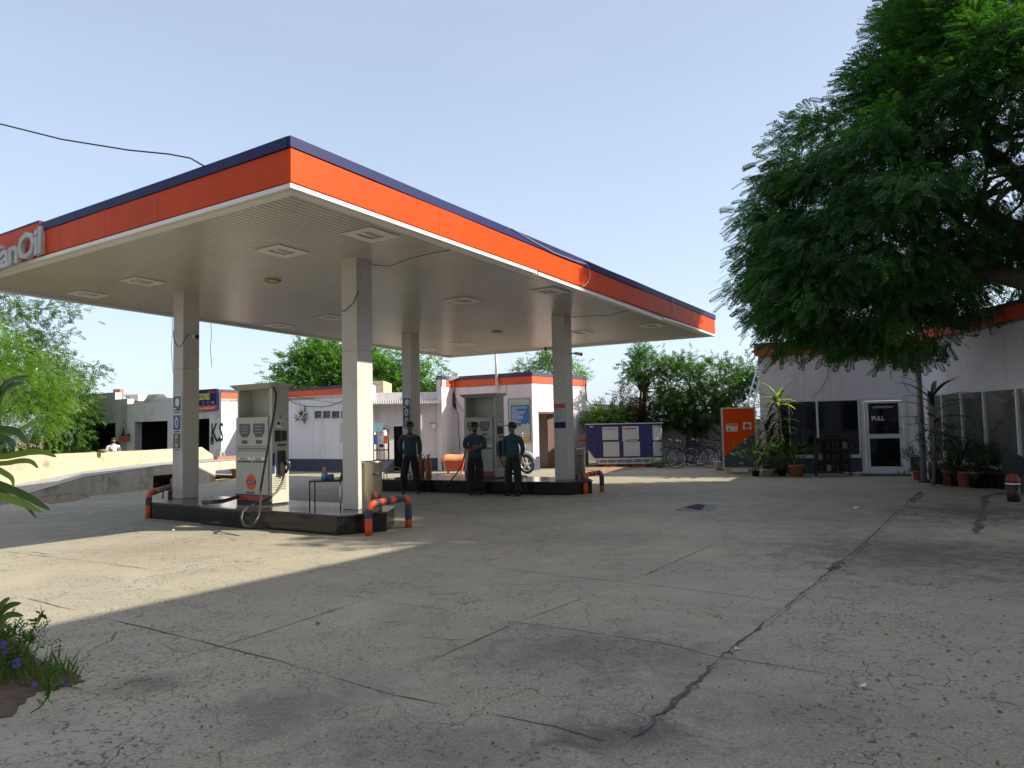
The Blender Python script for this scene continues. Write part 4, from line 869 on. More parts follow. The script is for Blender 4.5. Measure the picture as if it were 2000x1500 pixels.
# ------------------------------------------------------------------ generator
g0, g1 = G(1147, 914), G(1272, 911); gd = V((g1.x-g0.x, g1.y-g0.y, 0)).normalized(); gd = V((.985, -.10, 0)).normalized(); g0 = P2(1145, 870, 26.3); g0.z = 0
e = empty('generator', g0, 'blue and pale grey enclosed diesel generator on a steel skid and bricks', 'generator'); T = frame(g0, gd)
GL = 2.34; zb, ztp = .34, 1.53; gp = 1.1
b = B(T); b.yprism([(0, ztp), (GL, ztp), (GL, zb), (.27, zb), (0, .75)], 0, gp)
sm = b.o('body', 'blue', e, .01)
b = B(T); pts = [(GL+.001, 0)]+[(GL+.36*math.sin(t), .36*(1-math.cos(t))) for t in np.linspace(.2, 1.57, 6)]+[(GL+.36, gp), (GL+.001, gp)]; b.prism(pts, zb+.01, ztp-.01); b.o('rounded_end', 'paleblue', e)
b = B(T)
for zz0, zz1 in ((.88, .94), (zb+.01, zb+.05), (ztp-.06, ztp-.01)): b.prism([(GL+.001, -.003)]+[(GL+.363*math.sin(t), -.003+.36*(1-math.cos(t))) for t in np.linspace(.2, 1.57, 6)]+[(GL+.363, gp), (GL, gp)], zz0, zz1)
b.o('end_band', 'navypaint', e)
doors = []
for (x0, x1, z0_, z1_) in ((.58, 1.14, .98, 1.44), (.60, 1.16, .39, .91), (1.28, 1.86, .98, 1.45), (1.31, 1.88, .39, .91)):
    b = B(T); b.box(x0, x1, -.02, .01, z0_, z1_); dd = b.o('door_panel', 'paleblue', e, .004); doors.append(dd)
b = B(T); b.box(1.28, 1.31+.14, -.019, .01, .912, .978); b.o('door_joint', 'paleblue', e)
text('Sudhir Gensets', .075, 'navy', doors[0], T @ V((.72, -.025, 1.34)), gd, ext=.001, sx=.8)
b = B(T); b.yprism([(.64+.03*math.cos(t), 1.365+.04*math.sin(t)) for t in np.linspace(0, 5.4, 7)], -.025, -.0205); b.o('emblem', 'orangepaint', doors[0])
b = B(T); b.tube([(1.40, -.026, 1.33), (1.35, -.026, 1.325), (1.335, -.026, 1.37), (1.35, -.026, 1.41), (1.40, -.026, 1.405)], .012, 5); b.tube([(1.345, -.026, 1.368), (1.39, -.026, 1.368)], .010, 5); b.o('emblem', 'red', doors[2])
text('ESCORTS', .075, 'black', doors[2], T @ V((1.43, -.025, 1.34)), gd, ext=.002, off=.002, sx=1.05)
b = B(T); b.box(1.46, 1.84, -.03, .0, .92, .97); nm = b.o('name_strip', 'black', e)
b = B(T); b.box(1.49, 1.81, -.034, -.031, .93, .96); b.o('name_text', 'woodlight', nm)
b = B(T); b.tube([(1.38, -.03, .91), (1.38, -.03, .98)], .008, 5); b.o('door_handle', 'black', e)
b = B(T)
for k in range(5): b.box(.33, .50, -.006, .01, .55+k*.07, .57+k*.07)
b.o('louvres', 'navy', e); b = B(T); b.box(.13, .27, -.004, .01, 1.44, 1.48); b.o('data_plate', 'woodlight', e)
b = B(T); b.box(-.02, GL+.38, -.03, gp+.03, ztp, ztp+.035); b.o('roof_panel', 'paleblue', e)
b = B(T); b.box(.34, GL+.30, .0, .05, .285, .335); b.box(.42, GL+.05, .0, .05, .13, .17)
for k in range(7): b.box(.42+k*.30, .46+k*.30, .0, .05, .17, .285)
b.box(.34, GL+.3, .3, gp, .14, .335); b.box(GL-.02, GL+.30, .0, .3, .17, .285); b.o('skid', 'silver', e)
b = B(T); b.box(.6, 1.1, .08, .8, 0, .129); b.box(1.6, 2.1, .08, .8, 0, .129); b.o('brick_support', 'brickface', None, label='low brick supports under the generator skid', cat='bricks')
# striped heater or crate stack between column and generator
P = P2(1128, 905, 28.0); P.z = 0; T2 = frame(P, V((1, 0, 0))); e = empty('louvre_unit', P, 'slatted white unit with an orange top left of the generator', 'cooler'); b = B(T2); b.box(0, .36, 0, .5, .0, .95); b.o('casing', 'greypaint', e); b = B(T2)
for k in range(9): b.box(.02, .34, -.03, -.002, .28+k*.075, .31+k*.075)
b.o('slats', 'white', e); b = B(T2); b.box(-.01, .4, -.05, .5, .96, 1.12); b.o('lid', 'sheet', e)
cable('cable', [G(1140, 916, .02), G(1165, 920, .03), G(1190, 917, .03), G(1235, 913, .02)], .012, 'redbox', 'orange rope lying on the ground before the generator', 'rope')

# ------------------------------------------------------------------ bicycles, bucket, gas cabinet
def wheel(T, c, r, tr, spokes, e, tm='rubber', rim='chrome'):
    w_ = B(T); w_.torus(c, (0, 1, 0), r-tr, tr, 32, 6); w = w_.o('wheel', tm, e)
    b = B(T); b.torus(c, (0, 1, 0), r-2.2*tr, tr*.5, 32, 5); b.o('rim', rim, w)
    b = B(T)
    for k in range(spokes): a = 2*math.pi*k/spokes; b.tube([(c[0], c[1]+.02*(-1)**k, c[2]), (c[0]+math.cos(a)*(r-2*tr), c[1], c[2]+math.sin(a)*(r-2*tr))], .0022, 3, False)
    b.tube([(c[0], c[1]-.04, c[2]), (c[0], c[1]+.04, c[2])], .02, 8); b.o('spokes', rim, w); return w
def bicycle(P, d, label, lean=.1, s=1.):
    T = frame(P, d) @ Matrix.Rotation(lean, 4, 'X') @ Matrix.Scale(s, 4); e = empty('bicycle', P, label, 'bicycle', 'bicycles parked at the wall')
    wheel(T, (0, 0, .34), .34, .018, 20, e); wheel(T, (1.1, 0, .34), .34, .018, 20, e)
    b = B(T)
    for a, c, r_ in (((0, .03, .34), (.18, 0, .88), .014), ((0, -.03, .34), (.18, 0, .88), .014), ((.20, 0, .86), (.80, 0, .82), .017), ((.18, 0, .80), (.72, 0, .30), .018), ((.72, 0, .30), (.82, 0, .86), .017),
                     ((.72, .03, .30), (1.1, .04, .34), .011), ((.72, -.03, .30), (1.1, -.04, .34), .011), ((.82, .02, .80), (1.1, .04, .34), .010), ((.82, -.02, .80), (1.1, -.04, .34), .010)): b.tube([a, c], r_, 7)
    b.o('frame', 'black', e)
    b = B(T); b.tube([(.12, -.28, .94), (.0, -.27, .97), (.13, -.1, .98), (.18, 0, .95), (.13, .1, .98), (.0, .27, .97), (.12, .28, .94)], .011, 6); b.tube([(.18, 0, .88), (.17, 0, .96)], .014, 6); b.o('handlebar', 'chrome', e)
    b = B(T); b.hexa([(.70, -.03, .88), (.98, -.10, .89), (.98, .10, .89), (.70, .03, .88), (.70, -.03, .93), (.98, -.1, .95), (.98, .1, .95), (.70, .03, .93)]); b.o('saddle', 'black', e, .02)
    b = B(T); b.box(.98, 1.36, -.07, .07, .74, .755); b.tube([(1.3, .06, .74), (1.1, .05, .36)], .006, 4); b.tube([(1.3, -.06, .74), (1.1, -.05, .36)], .006, 4); b.o('carrier', 'black', e)
    b = B(T); b.torus((.72, -.04, .30), (0, 1, 0), .09, .008, 20, 4); b.tube([(.72, -.06, .30), (.80, -.06, .16)], .009, 5); b.box(.77, .85, -.15, -.06, .15, .17); b.o('crank', 'chrome', e)
    for c in ((0, 0, .34), (1.1, 0, .34)):
        b = B(T); b.tube([(c[0]+.37*math.cos(t), 0, c[2]+.37*math.sin(t)) for t in np.linspace(.5, 2.7, 10)], .018, 5); b.o('mudguard', 'black', e)
bicycle(P2(1321, 900, 25.0)*1 - V((0, 0, P2(1321, 900, 25.0).z)), V((.98, -.17, 0)), 'nearest black bicycle leaning by the gas cabinet', -.10, .97)
p = P2(1305, 900, 26.1); p.z = 0; bicycle(p, V((.99, -.05, 0)), 'bicycle behind, against the boundary wall on the left', -.12, .98)
p = P2(1352, 900, 25.9); p.z = 0; bicycle(p, V((.98, -.2, 0)), 'bicycle behind, against the boundary wall on the right', -.10, .98)
P = G(1402, 919); e = empty('bucket', P, 'white paint bucket left of the orange gas cabinet', 'bucket'); b = B(Matrix.Translation(P)); b.lathe([(.09, 0), (.12, .27), (.125, .27), (.125, .29), (.11, .29), (.085, .02)], n=20); b.o('bucket_body', 'litter', e)
b = B(Matrix.Translation(P+V((.12, -.1, -.0)))); b.box(-.2, .2, -.08, .12, 0, .10); b.o('brick', 'brickface', label='brown brick beneath the white bucket', cat='brick')
c0 = G(1413, 925); T = frame(c0, V((.97, -.23, 0))); e = empty('gas_cabinet', c0, 'tall orange and navy gas cylinder cabinet with pale frame', 'cabinet'); cw, cd_, z0, z1 = .98, .55, .13, 1.95
b = B(T); b.box(.0, cw, .02, cd_, z0, z1); b.o('body', 'navypaint', e)
b = B(T)
for q in ((0, .045, z0, z1), (cw-.045, cw, z0, z1), (.045, cw-.045, z1-.04, z1), (.045, cw-.045, z0, z0+.05)): b.box(q[0], q[1], -.012, .019, q[2], q[3])
b.o('frame', 'woodlight', e)
b = B(T); b.yprism([(.045, z1-.04), (cw-.045, z1-.04), (cw-.045, 1.17), (.72, 1.04), (.40, .78), (.045, .50)], .0, .018); dr = b.o('door', 'orange', e)
b = B(T); b.yprism([(.045, z0+.05), (cw-.045, z0+.05), (cw-.045, 1.165), (.72, 1.035), (.40, .775), (.045, .495)], .0, .018); b.o('door_lower', 'navypaint', e)
b = B(T); b.box(.12, .45, -.006, .0, 1.24, 1.47); st = b.o('sticker', 'litter', dr)
b = B(T); b.box(.61, .84, -.006, .0, 1.28, 1.50); st2 = b.o('sticker', 'litter', dr)
e2_ = V((.97, -.23, 0)).normalized(); ux = T.to_3x3()
b = B(T); b.box(.13, .44, -.009, -.0065, 1.40, 1.46); hb = b.o('warning_heading', 'posterred', e); 
text('FREEDOM', .045, 'white', e, T @ V((.14, -.012, 1.413)), e2_, ext=.001)
b = B(T); b.yprism([(.15, 1.26), (.19, 1.29), (.195, 1.37), (.22, 1.34), (.24, 1.29), (.27, 1.26), (.235, 1.26), (.215, 1.30), (.19, 1.26)], -.009, -.0065); b.o('flame_symbol', 'navy', e)
b = B(T)
for k in range(3): b.box(.29, .42, -.009, -.0065, 1.27+k*.035, 1.285+k*.035)
b.o('fine_print', 'posterpale', e)
b = B(T); b.yprism([(.725+.085*math.cos(t), 1.40+.075*math.sin(t)) for t in np.linspace(0, 6.0, 16)], -.009, -.0065); b.o('logo', 'orangepaint', e)
b = B(T); b.box(.64, .81, -.012, -.0095, 1.39, 1.41); b.box(.65, .80, -.012, -.0065, 1.29, 1.31); b.o('logo_band', 'navy', e)
b = B(T); b.tube([(.60, -.03, 1.0), (.72, -.03, 1.02)], .015, 6); b.o('handle', 'chrome', e)
for x_ in (.06, cw-.24): b = B(T); b.box(x_, x_+.18, .0, .5, 0, z0); b.o('foot', 'woodlight', e)

# ------------------------------------------------------------------ office building on the right
R0, R1, R2, R3 = (7.25, 21.62), (11.22, 20.28), (10.42, 18.62), (10.08, 13.9)
e = empty('office_building', (*R0, 0), 'white office building with dark glass front, PULL door and orange roof band under the tree', 'building')
HZ = 2.12; L_ = math.hypot(R1[0]-R0[0], R1[1]-R0[1]); sd0, sd1 = S_on(R0, R1, 1682), S_on(R0, R1, 1771); sw0, swm, sw1 = S_on(R0, R1, 1519), S_on(R0, R1, 1597), sd0-.02
ops = [[sw0, sw1, .50, HZ-.02], [sd0, sd1, 0, HZ]]
wlen = math.hypot(R3[0]-R2[0], R3[1]-R2[1]); wops = [[.15, wlen-.05, .42, HZ]]
R4 = (7.75, 27.0)
b = B(); seg(b, R4, R0, 0, 3.6, -.2) if 0 else None
seg(b, R0, R1, 0, 3.6, .2, ops); seg(b, R2, R3, 0, 3.62, .2, wops)
b.T = Matrix(); b.mi = 0; b.add([(*R0, 0), (9.4, 27, 0), (9.4, 27, 3.6), (*R0, 3.6)], [(0, 1, 2, 3)])
b.T = frame(V((*R1, 0)), V((R2[0]-R1[0], R2[1]-R1[1], 0))); b.box(0.001, math.hypot(R1[0]-R2[0], R1[1]-R2[1]), .0, .18, 0, 3.6)
b.T = frame(V((*R3, 0)), V((1, 0.1, 0))); b.box(.2, 6, 0, .2, 0, 3.62)
b.o('wall', 'lilac', e)
b = B(); b.prism([R0, R1, (16, 20), (16, 27), (9.4, 27)], 3.4, 3.5); b.prism([R2, R3, (16, 14.5), (16, 19.9), R1][::-1], 3.4, 3.5); b.o('roof', 'plaster', e)
bandm = [('orange_band', 'orangepaint', 3.46, 3.72, .12), ('parapet_cap', 'navypaint', 3.722, 3.80, .16)]
for nm, m, z0, z1, pr in bandm:
    b = B(); seg(b, (R0[0]-.1, R0[1]+.03), R1, z0, z1, .2+pr, y0=-pr); seg(b, R2, R3, z0, z1, .2+pr, y0=-pr); b.o(nm, m, e)
b = B(); seg(b, R0, R1, 0, .46, .012, [[sd0-.02, sd1+.05, 0, .5]], y0=-.012); seg(b, R2, R3, 0, .40, .012, y0=-.012); b.o('plinth', 'navypaint', e)
T = frame(V((*R0, 0)), V((R1[0]-R0[0], R1[1]-R0[1], 0))); td = (V((*R1, 0))-V((*R0, 0))).normalized()
sp = S_on(R0, R1, 1541)
b = B(T)
for q in ((sw0, sw0+.04, .50, HZ-.02), (sp, sp+.04, .54, HZ-.06), (swm-.03, swm+.03, .54, HZ-.06), (sw1-.05, sw1, .50, HZ-.02), (sw0, sw1, HZ-.06, HZ-.018), (sw0, sw1, .44, .54)): b.box(q[0], q[1], -.03, .05, q[2], q[3])
w = b.o('window_frame', 'frame', e); b = B(T); b.box(sw0+.02, sw1-.02, .01, .02, .53, HZ-.04); b.o('window_glass', 'glass', w)
b = B(T); b.box(sd0, sd0+.09, -.04, .08, 0, HZ); b.box(sd1-.09, sd1, -.04, .08, 0, HZ); b.box(sd0+.09, sd1-.09, -.04, .08, HZ-.09, HZ); b.o('door_frame', 'frame', e)
a, c = sd0+.10, sd1-.10; b = B(T)
for q in ((a, a+.10, .05, HZ-.10), (c-.09, c, .05, HZ-.10), (a+.10, c-.09, HZ-.16, HZ-.10), (a+.10, c-.09, .98, 1.10), (a+.10, c-.09, .05, .20)): b.box(q[0], q[1], -.02, .03, q[2], q[3])
dr = b.o('door', 'frame', e); b = B(T); b.box(a+.09, c-.08, 0, .01, .19, .99); b.box(a+.09, c-.08, 0, .01, 1.09, HZ-.15); b.o('door_glass', 'glass', dr)
text('PULL', .17, 'white', dr, T @ V((a+.17, -.022, 1.48)), td, ext=.002, off=.004, sx=.85)
b = B(T); b.box(a+.22, c-.22, -.012, -.004, HZ-.30, HZ-.24); b.o('tube_reflection_strip', 'greypaint', dr)
b = B(T); b.tube([(a+.05, -.03, 1.12), (a+.05, -.06, 1.16), (a+.05, -.06, 1.36), (a+.05, -.03, 1.40)], .012, 6); b.o('handle', 'chrome', dr)
b = B(T); b.box(sd0-.5, sd1+.15, -.5, -.013, 0, .05); b.o('step', 'plaster', label='thin concrete step before the glass door', cat='step')
b = B(T); b.box(sd0-.15, sd1-.1, -.95, -.45, .002, .02) ; b.o('door_mat', 'doormat', label='dark mat on the ground before the glass door', cat='door mat')
T3 = frame(V((*R2, 0)), V((R3[0]-R2[0], R3[1]-R2[1], 0))); xs_ = [.15]+[S_on(R2, R3, q) for q in (1843, 1881, 1925, 1990)]+[wlen-.08]
b = B(T3)
for x in xs_: b.box(x-.03, x+.03, -.03, .07, .48, HZ-.06)
b.box(.12, wlen-.05, -.03, .07, HZ-.06, HZ); b.box(.12, wlen-.05, -.04, .07, .42, .48); w = b.o('window_frame', 'frame', e)
b = B(T3); b.box(.15, wlen-.08, .02, .03, .47, HZ-.04); b.o('window_glass', 'glasspale', w)
b = B(T); sx_ = S_on(R0, R1, 1620); b.box(sx_, sx_+.36, -.10, .01, Zat(onw(R0, R1, 1632, 700), 709), Zat(onw(R0, R1, 1632, 700), 683)); vt = b.o('exhaust_vent', 'black', label='square black exhaust vent high on the office wall', cat='vent')
cable('cable', [onw(R0, R1, x, y, -.03) for x, y in ((1624, 711), (1621, 735), (1610, 755), (1598, 768), (1586, 776))], .006, 'cable', 'thin wire curving down from the black vent to the window frame')
cable('cable', [onw(R0, R1, x, y, -.03) for x, y in ((1766, 735), (1768, 748), (1776, 762), (1788, 770))], .006, 'cable', 'thin wire curving on the wall right above the glass door')
b = B(T); sx_ = S_on(R0, R1, 1789); b.box(sx_, sx_+.28, -.06, 0, 1.38, 1.55); b.o('meter_box', 'greypaint', label='small grey meter box behind the flagpole', cat='box')
cctv(V((*R2, 0))+V((-.02, -.9, 2.95)), V((-.8, -.4, -.05)), 'camera high on the office wing wall under the tree')
# ladder
p0 = P2(1470, 905, 24.2); p0.z = 0; e = empty('ladder', p0, 'long grey metal ladder leaning at the corner of the office building', 'ladder')
tp = P2(1483, 705, 24.0); bt = P2(1459, 790, 24.0); tp2 = P2(1490, 715, 23.6); bt2 = P2(1470, 800, 23.6)
ex = lambda a, c, k: c+(c-a)*k
b = B(); f0, f1 = ex(tp, bt, 1.0), ex(tp2, bt2, 1.0); b.tube([tp, f0], .028, 6); b.tube([tp2, f1], .028, 6); b.o('rails', 'silver', e)
b = B()
for k in range(13): b.tube([tp.lerp(f0, k/13), tp2.lerp(f1, k/13)], .015, 5)
b.o('rungs', 'silver', e)
# display rack in front of the window
p = G(1594, 931); e = empty('display_rack', p, 'dark brown metal rack with oil cans in front of the office window', 'rack'); T = frame(p, V((.96, -.28, 0))); rw, rd, rh = .90, .35, 1.04; b = B(T)
for x in (0, rw-.03): 
    for y in (0, rd-.03): b.box(x, x+.03, y, y+.03, 0, rh)
for z in (.12, .42, .72, rh-.03): b.box(.0, rw, .0, rd, z, z+.025)
b.box(0, rw, rd-.012, rd, .12, rh); b.o('shelves', 'maroonbox', e)
b = B(T); b.box(.43, .46, .0, .02, .145, rh-.03); b.o('divider', 'maroonbox', e)
for k in range(3):
    for j in range(4):
        x = .08+j*.21; z = .146+k*.30; b = B(T @ Matrix.Translation(V((x, .12, z)))); b.box(0, .12, 0, .08, 0, .17); b.box(.03, .06, .02, .05, .17, .20)
        b.o('oil_can', ['maroonbox', 'greypaint', 'black', 'maroonbox'][(j+k) % 4], None, .01, label='dark oil cans standing on the brown display rack', cat='can', group='oil cans on the rack')
# flagpole
p = G(1805, 942); e = empty('pole', p, 'tall grey metal pole rising into the tree before the office', 'pole'); b = B(Matrix.Translation(p)); b.tube([(0, 0, 0), (0, 0, 4.6)], [.072, .06], 14); b.o('shaft', 'greypaint', e)
b = B(Matrix.Translation(p)); b.lathe([(.12, 0), (.13, .03), (.09, .07)], n=14); b.o('foot', 'bark', e)
# objects at the right edge
p = P2(1979, 960, 13.2); p.z = 0; e = empty('marker_post', p, 'squat post with a red domed top and white ring at the right edge', 'post'); b = B(Matrix.Translation(p)); b.lathe([(.10, 0), (.10, .28)], n=16); b.o('post_body', 'maroonbox', e)
b = B(Matrix.Translation(p)); b.lathe([(.115, .30), (.12, .315), (.115, .33)], n=16); b.o('white_ring', 'white', e); b = B(Matrix.Translation(p)); b.lathe([(.11, .33), (.11, .40), (.08, .47), (.0, .50)], n=16); b.o('dome', mat('dull_red', (.20, .04, .025), .6), e)
p = P2(1981, 910, 13.6); e = empty('round_plate', (p.x, p.y, 0), 'dark round disc on a stand at the right edge before the windows', 'disc'); b = B(); nn_ = V((-.5, -1, .1)).normalized()
b.lathe([(0, 0)], n=3) if 0 else None
b.T = frame((p.x, p.y, p.z), V((.9, -.4, 0))); b.yprism([(.20*math.cos(t), .22*math.sin(t)) for t in np.linspace(0, 6.02, 24)], -.03, .03); b.o('disc_face', 'black', e)
b = B(); b.tube([(p.x+.1, p.y+.1, 0), (p.x+.02, p.y+.05, p.z)], .03, 8); b.o('stand', 'black', e)
p = P2(2040, 985, 12.2); p.z = .26; b = B(); b.torus(p, V((-.6, -.8, .1)), .2, .07, 28, 10); b.o('tyre', 'rubber', label='old black tyre partly visible at the right edge', cat='tyre')
# the tall block off the right of the picture that shades the forecourt
e = empty('main_block', EP(0, -2.3), 'tall plain office block beside the forecourt', 'building'); T = frame(EP(0, 0), e1)
b = B(T); b.box(-12, 12.2, -8, -2.3, 0, 7.0); b.o('wall', 'lilac', e); b = B(T); b.box(-12.2, 12.2, -8.2, -2.1, 7.0, 7.12); b.o('roof_slab', 'white', e)
b = B(T)
for k in range(4): b.box(-9+k*5, -6.5+k*5, -2.302, -2.25, 1, 2.4); b.box(-9+k*5, -6.5+k*5, -2.302, -2.25, 4.4, 5.6)
b.o('window', 'glass', e)

# ------------------------------------------------------------------ ramp and wall on the left
Fp = [vec(-11.3, 15.6, .02), vec(-11.75, 17.6, .10), vec(-10.75, 18.6, .47), vec(-9.85, 21.1, .62), vec(-9.15, 24.7, .60), vec(-8.9, 26.2, .60)]
Wp = [vec(-13.9, 15.2, .02), vec(-12.95, 18.6, .24), vec(-12.15, 20.9, .50), vec(-11.15, 22.7, .62), vec(-10.95, 26.0, .60), vec(-10.9, 27.4, .60)]
e = empty('service_ramp', (-10.7, 18.6, 0), 'weathered grey concrete service ramp with two dark pit openings', 'ramp')
b = B()
for i in range(5):
    P, Q = Fp[i], Fp[i+1]; L = math.hypot(Q.x-P.x, Q.y-P.y); ops = []
    if i in (2, 3, 4):
        for (x0, x1, y0, y1) in ((300, 346, 926, 949), (421, 467, 915, 934)):
            a, c = S_on(P, Q, x0), S_on(P, Q, x1); a, c = max(0, a), min(L, c)
            if c > a+.05 and a < L: ops.append([a, c, 0, .36 if x0 < 400 else .33])
    n = 8 if not ops else 1
    if ops:
        seg(b, P, Q, -.1, min(P.z, Q.z)-.05, .15, ops); d = (Q-P); 
        b.T = Matrix(); nn_ = V((-d.y, d.x, 0)).normalized()*.15; m_ = min(P.z, Q.z)-.05
        b.hexa([(P.x, P.y, m_), (Q.x, Q.y, m_), (Q.x+nn_.x, Q.y+nn_.y, m_), (P.x+nn_.x, P.y+nn_.y, m_), tuple(P), tuple(Q), (Q.x+nn_.x, Q.y+nn_.y, Q.z), (P.x+nn_.x, P.y+nn_.y, P.z)])
    else:
        b.T = Matrix(); d = Q-P; nn_ = V((-d.y, d.x, 0)).normalized()*.15
        b.hexa([(P.x, P.y, -.1), (Q.x, Q.y, -.1), (Q.x+nn_.x, Q.y+nn_.y, -.1), (P.x+nn_.x, P.y+nn_.y, -.1), tuple(P), tuple(Q), (Q.x+nn_.x, Q.y+nn_.y, Q.z), (P.x+nn_.x, P.y+nn_.y, P.z)])
b.o('side_wall', 'ramp', e)
b = B(); up_ = V((0, 0, .012)); b.add([tuple(p+up_) for p in Fp]+[tuple(p+up_) for p in Wp], [(i, i+1, 7+i, 6+i) for i in range(5)]); b.o('deck', 'ramptop', e)
b = B()
for (x0, x1, P, Q) in ((300, 346, Fp[2], Fp[3]), (421, 467, Fp[3], Fp[4])):
    a, c = S_on(P, Q, x0), S_on(P, Q, x1); b.T = frame(V((P.x, P.y, 0)), Q-P); b.box(a-.05, c+.05, .9, .95, 0, .4)
b.o('pit_back', 'dark', e)
e = empty('parapet_wall', (-12, 20.9, 0), 'cream limewashed low wall behind the ramp', 'wall'); b = B()
for P, Q in zip(Wp[:4], Wp[1:5]):
    b.T = frame(V((P.x, P.y, 0)), Q-P); L = math.hypot(Q.x-P.x, Q.y-P.y); b.box(0, L, .0, .16, -.3, 1.03)
P, Q = Wp[4], Wp[5]; b.T = frame(V((P.x, P.y, 0)), Q-P); b.hexa([(0, 0, -.3), (.9, 0, -.3), (.9, .16, -.3), (0, .16, -.3), (0, 0, 1.03), (.9, 0, .72), (.9, .16, .72), (0, .16, 1.03)])
P, Q = vec(-22, -4, 0), Wp[0]; b.T = frame(V((P.x, P.y, 0)), Q-P); b.box(0, math.hypot(Q.x-P.x, Q.y-P.y), .0, .16, -.3, 1.03)
b.o('wall', 'cream', e)
strip([(386, 941), (430, 936), (470, 932)], .12, 'yellow', seed=50, name='yellow_line', jit=.1); strip([(302, 950), (340, 947)], .12, 'yellow', seed=51, name='yellow_line', jit=.1)
strip([(560, 924), (600, 923), (640, 922), (670, 922)], .10, 'yellow', seed=52, name='yellow_line', jit=.1)
p = G(462, 934); b = B(Matrix.Translation(p)); b.hexa([(-.09, -.09, 0), (.09, -.09, 0), (.09, .09, 0), (-.09, .09, 0), (-.14, -.14, .26), (.14, -.14, .26), (.14, .14, .26), (-.14, .14, .26)]); b.box(-.16, .16, -.16, .16, .26, .31); b.o('square_pot', 'terra', None, .01, label='square terracotta pot at the ramp pit opening', cat='pot')
b = B(); p = P2(430, 888, 25.2); p.z = .61; b.T = frame(p, V((.6, .8, 0))); b.box(-.1, 1.1, 0, .22, 0, .10)
b.o('brick_course', 'brickface', label='single course of bricks lying at the end of the ramp', cat='bricks')
b = B(b.T); b.box(.0, .1, .02, .12, .1, .28); b.box(.14, .2, .02, .1, .1, .24); b.o('small_post', 'greypaint', label='small grey stub standing on the brick course', cat='stub')
p = G(300, 948); b = B(Matrix.Translation(p)); b.box(-.16, .14, -.06, .06, 0, .08); b.o('broken_block', 'white', label='white broken block at the first pit opening', cat='block')
p = P2(198, 880, 21.2); b = B(); b.ball((p.x, p.y+.08, 1.06), .09, 8, (1.6, .7, .6)); b.ball((p.x-.3, p.y+.08, 1.04), .05, 6, (2, .7, .5)); b.o('rubble', 'soil', label='small rubble lying on top of the cream wall', cat='rubble')
for px, r_ in ((328, .035),):
    p = G(333, 996); b = B(Matrix.Translation(V((p.x+.0, p.y+.12, 0)))); b.tube([(0, 0, 0), (0, 0, .62)], .055, 10); b.o('short_post', 'redbox', label='short red post behind the front left column', cat='post')
cable('rod', [P2(321, 946, 13.6), P2(319, 962, 13.5), P2(318, 974, 13.4)], .012, 'cable', 'dark rod standing left of the front left column', 'rod')

# ------------------------------------------------------------------ workshops
A0, A1, A2 = (-19.6, 33.3), (-15.75, 30.95), (-11.1, 28.1)
A15 = tuple((V(A0)+(V(A1)-V(A0))*1.02))
def ws(P, Q, x0, x1, y0): return opn(P, Q, x0, x1, y0, None, -.3)
Pm = tuple(V(A0).lerp(V(A2), S_on(A0, A2, 248)/math.hypot(A2[0]-A0[0], A2[1]-A0[1])))
e = empty('workshop', (*A0, -.3), 'unpainted grey plaster workshop with a stepped roof at the left', 'building')
ops1 = [ws(A0, Pm, 167, 225, 827)]; x203 = S_on(A0, Pm, 224)
b = B(); seg(b, A0, Pm, -.3, 3.05, .3, ops1); b.T = frame(V((*A0, 0)), V((Pm[0]-A0[0], Pm[1]-A0[1], 0))); b.box(0, x203, .0, .3, 3.05, 3.36)
b.o('wall', 'plaster', e)
b = B(b.T); b.box(-.25, .0, .0, .35, -.3, 3.0); b.o('brick_edge', 'brick', e)
b = B(b.T); o_ = ops1[0]; b.box(o_[0]-.3, o_[1]+.3, 2.2, 2.25, -.3, 3); b.box(o_[1]+.05, o_[1]+.1, .3, 2.2, -.3, 3); b.box(o_[0]-.35, o_[0]-.3, .3, 2.2, -.3, 3); b.box(o_[0]-.3, o_[1]+.1, .3, 2.2, 2.9, 3.0); b.o('dark_room', 'dark', e)
b = B(frame(V((*A0, 0)), V((Pm[0]-A0[0], Pm[1]-A0[1], 0)))); b.box(o_[0]-.012, o_[0], -.005, .31, -.3, o_[3]); b.o('door_jamb', 'wallwhite', e)
e = empty('workshop', (*Pm, -.3), 'pale grey plaster workshop with sign board and K.S graffiti', 'building')
ops2 = [ws(Pm, A2, 263, 327, 823), ws(Pm, A2, 372, 409, 818)]
T = frame(V((*Pm, 0)), V((A2[0]-Pm[0], A2[1]-Pm[1], 0))); Lw = math.hypot(A2[0]-Pm[0], A2[1]-Pm[1]); xs3 = S_on(Pm, A2, 372)
b = B(); seg(b, Pm, A2, -.3, 2.82, .3, ops2); b.T = T; b.box(xs3-.3, Lw-.001, 0, .3, 2.82, 3.15); b.o('wall', 'plasterlight', e)
b = B(T)
for o_ in ops2:
    b.box(o_[0]-.3, o_[1]+.3, 2.2, 2.25, -.3, 3); b.box(o_[1]+.05, o_[1]+.1, .3, 2.2, -.3, 2.8); b.box(o_[0]-.35, o_[0]-.3, .3, 2.2, -.3, 2.8); b.box(o_[0]-.3, o_[1]+.1, .3, 2.2, 2.7, 2.8)
b.o('dark_room', 'dark', e); b = B(T)
for o_ in ops2: b.box(o_[0]-.012, o_[0], -.005, .31, -.3, o_[3])
b.o('door_jamb', 'wallwhite', e)
dW = V((A2[0]-Pm[0], A2[1]-Pm[1], 0)).normalized()
text('K.S', 1.0, 'black', e, onw(Pm, A2, 412, 862, -.012), dW, 'graffiti', .002, .012, .9, sx=.62); text('8', .45, 'black', e, onw(Pm, A2, 411, 868, -.012), dW, 'graffiti', .002, .01)
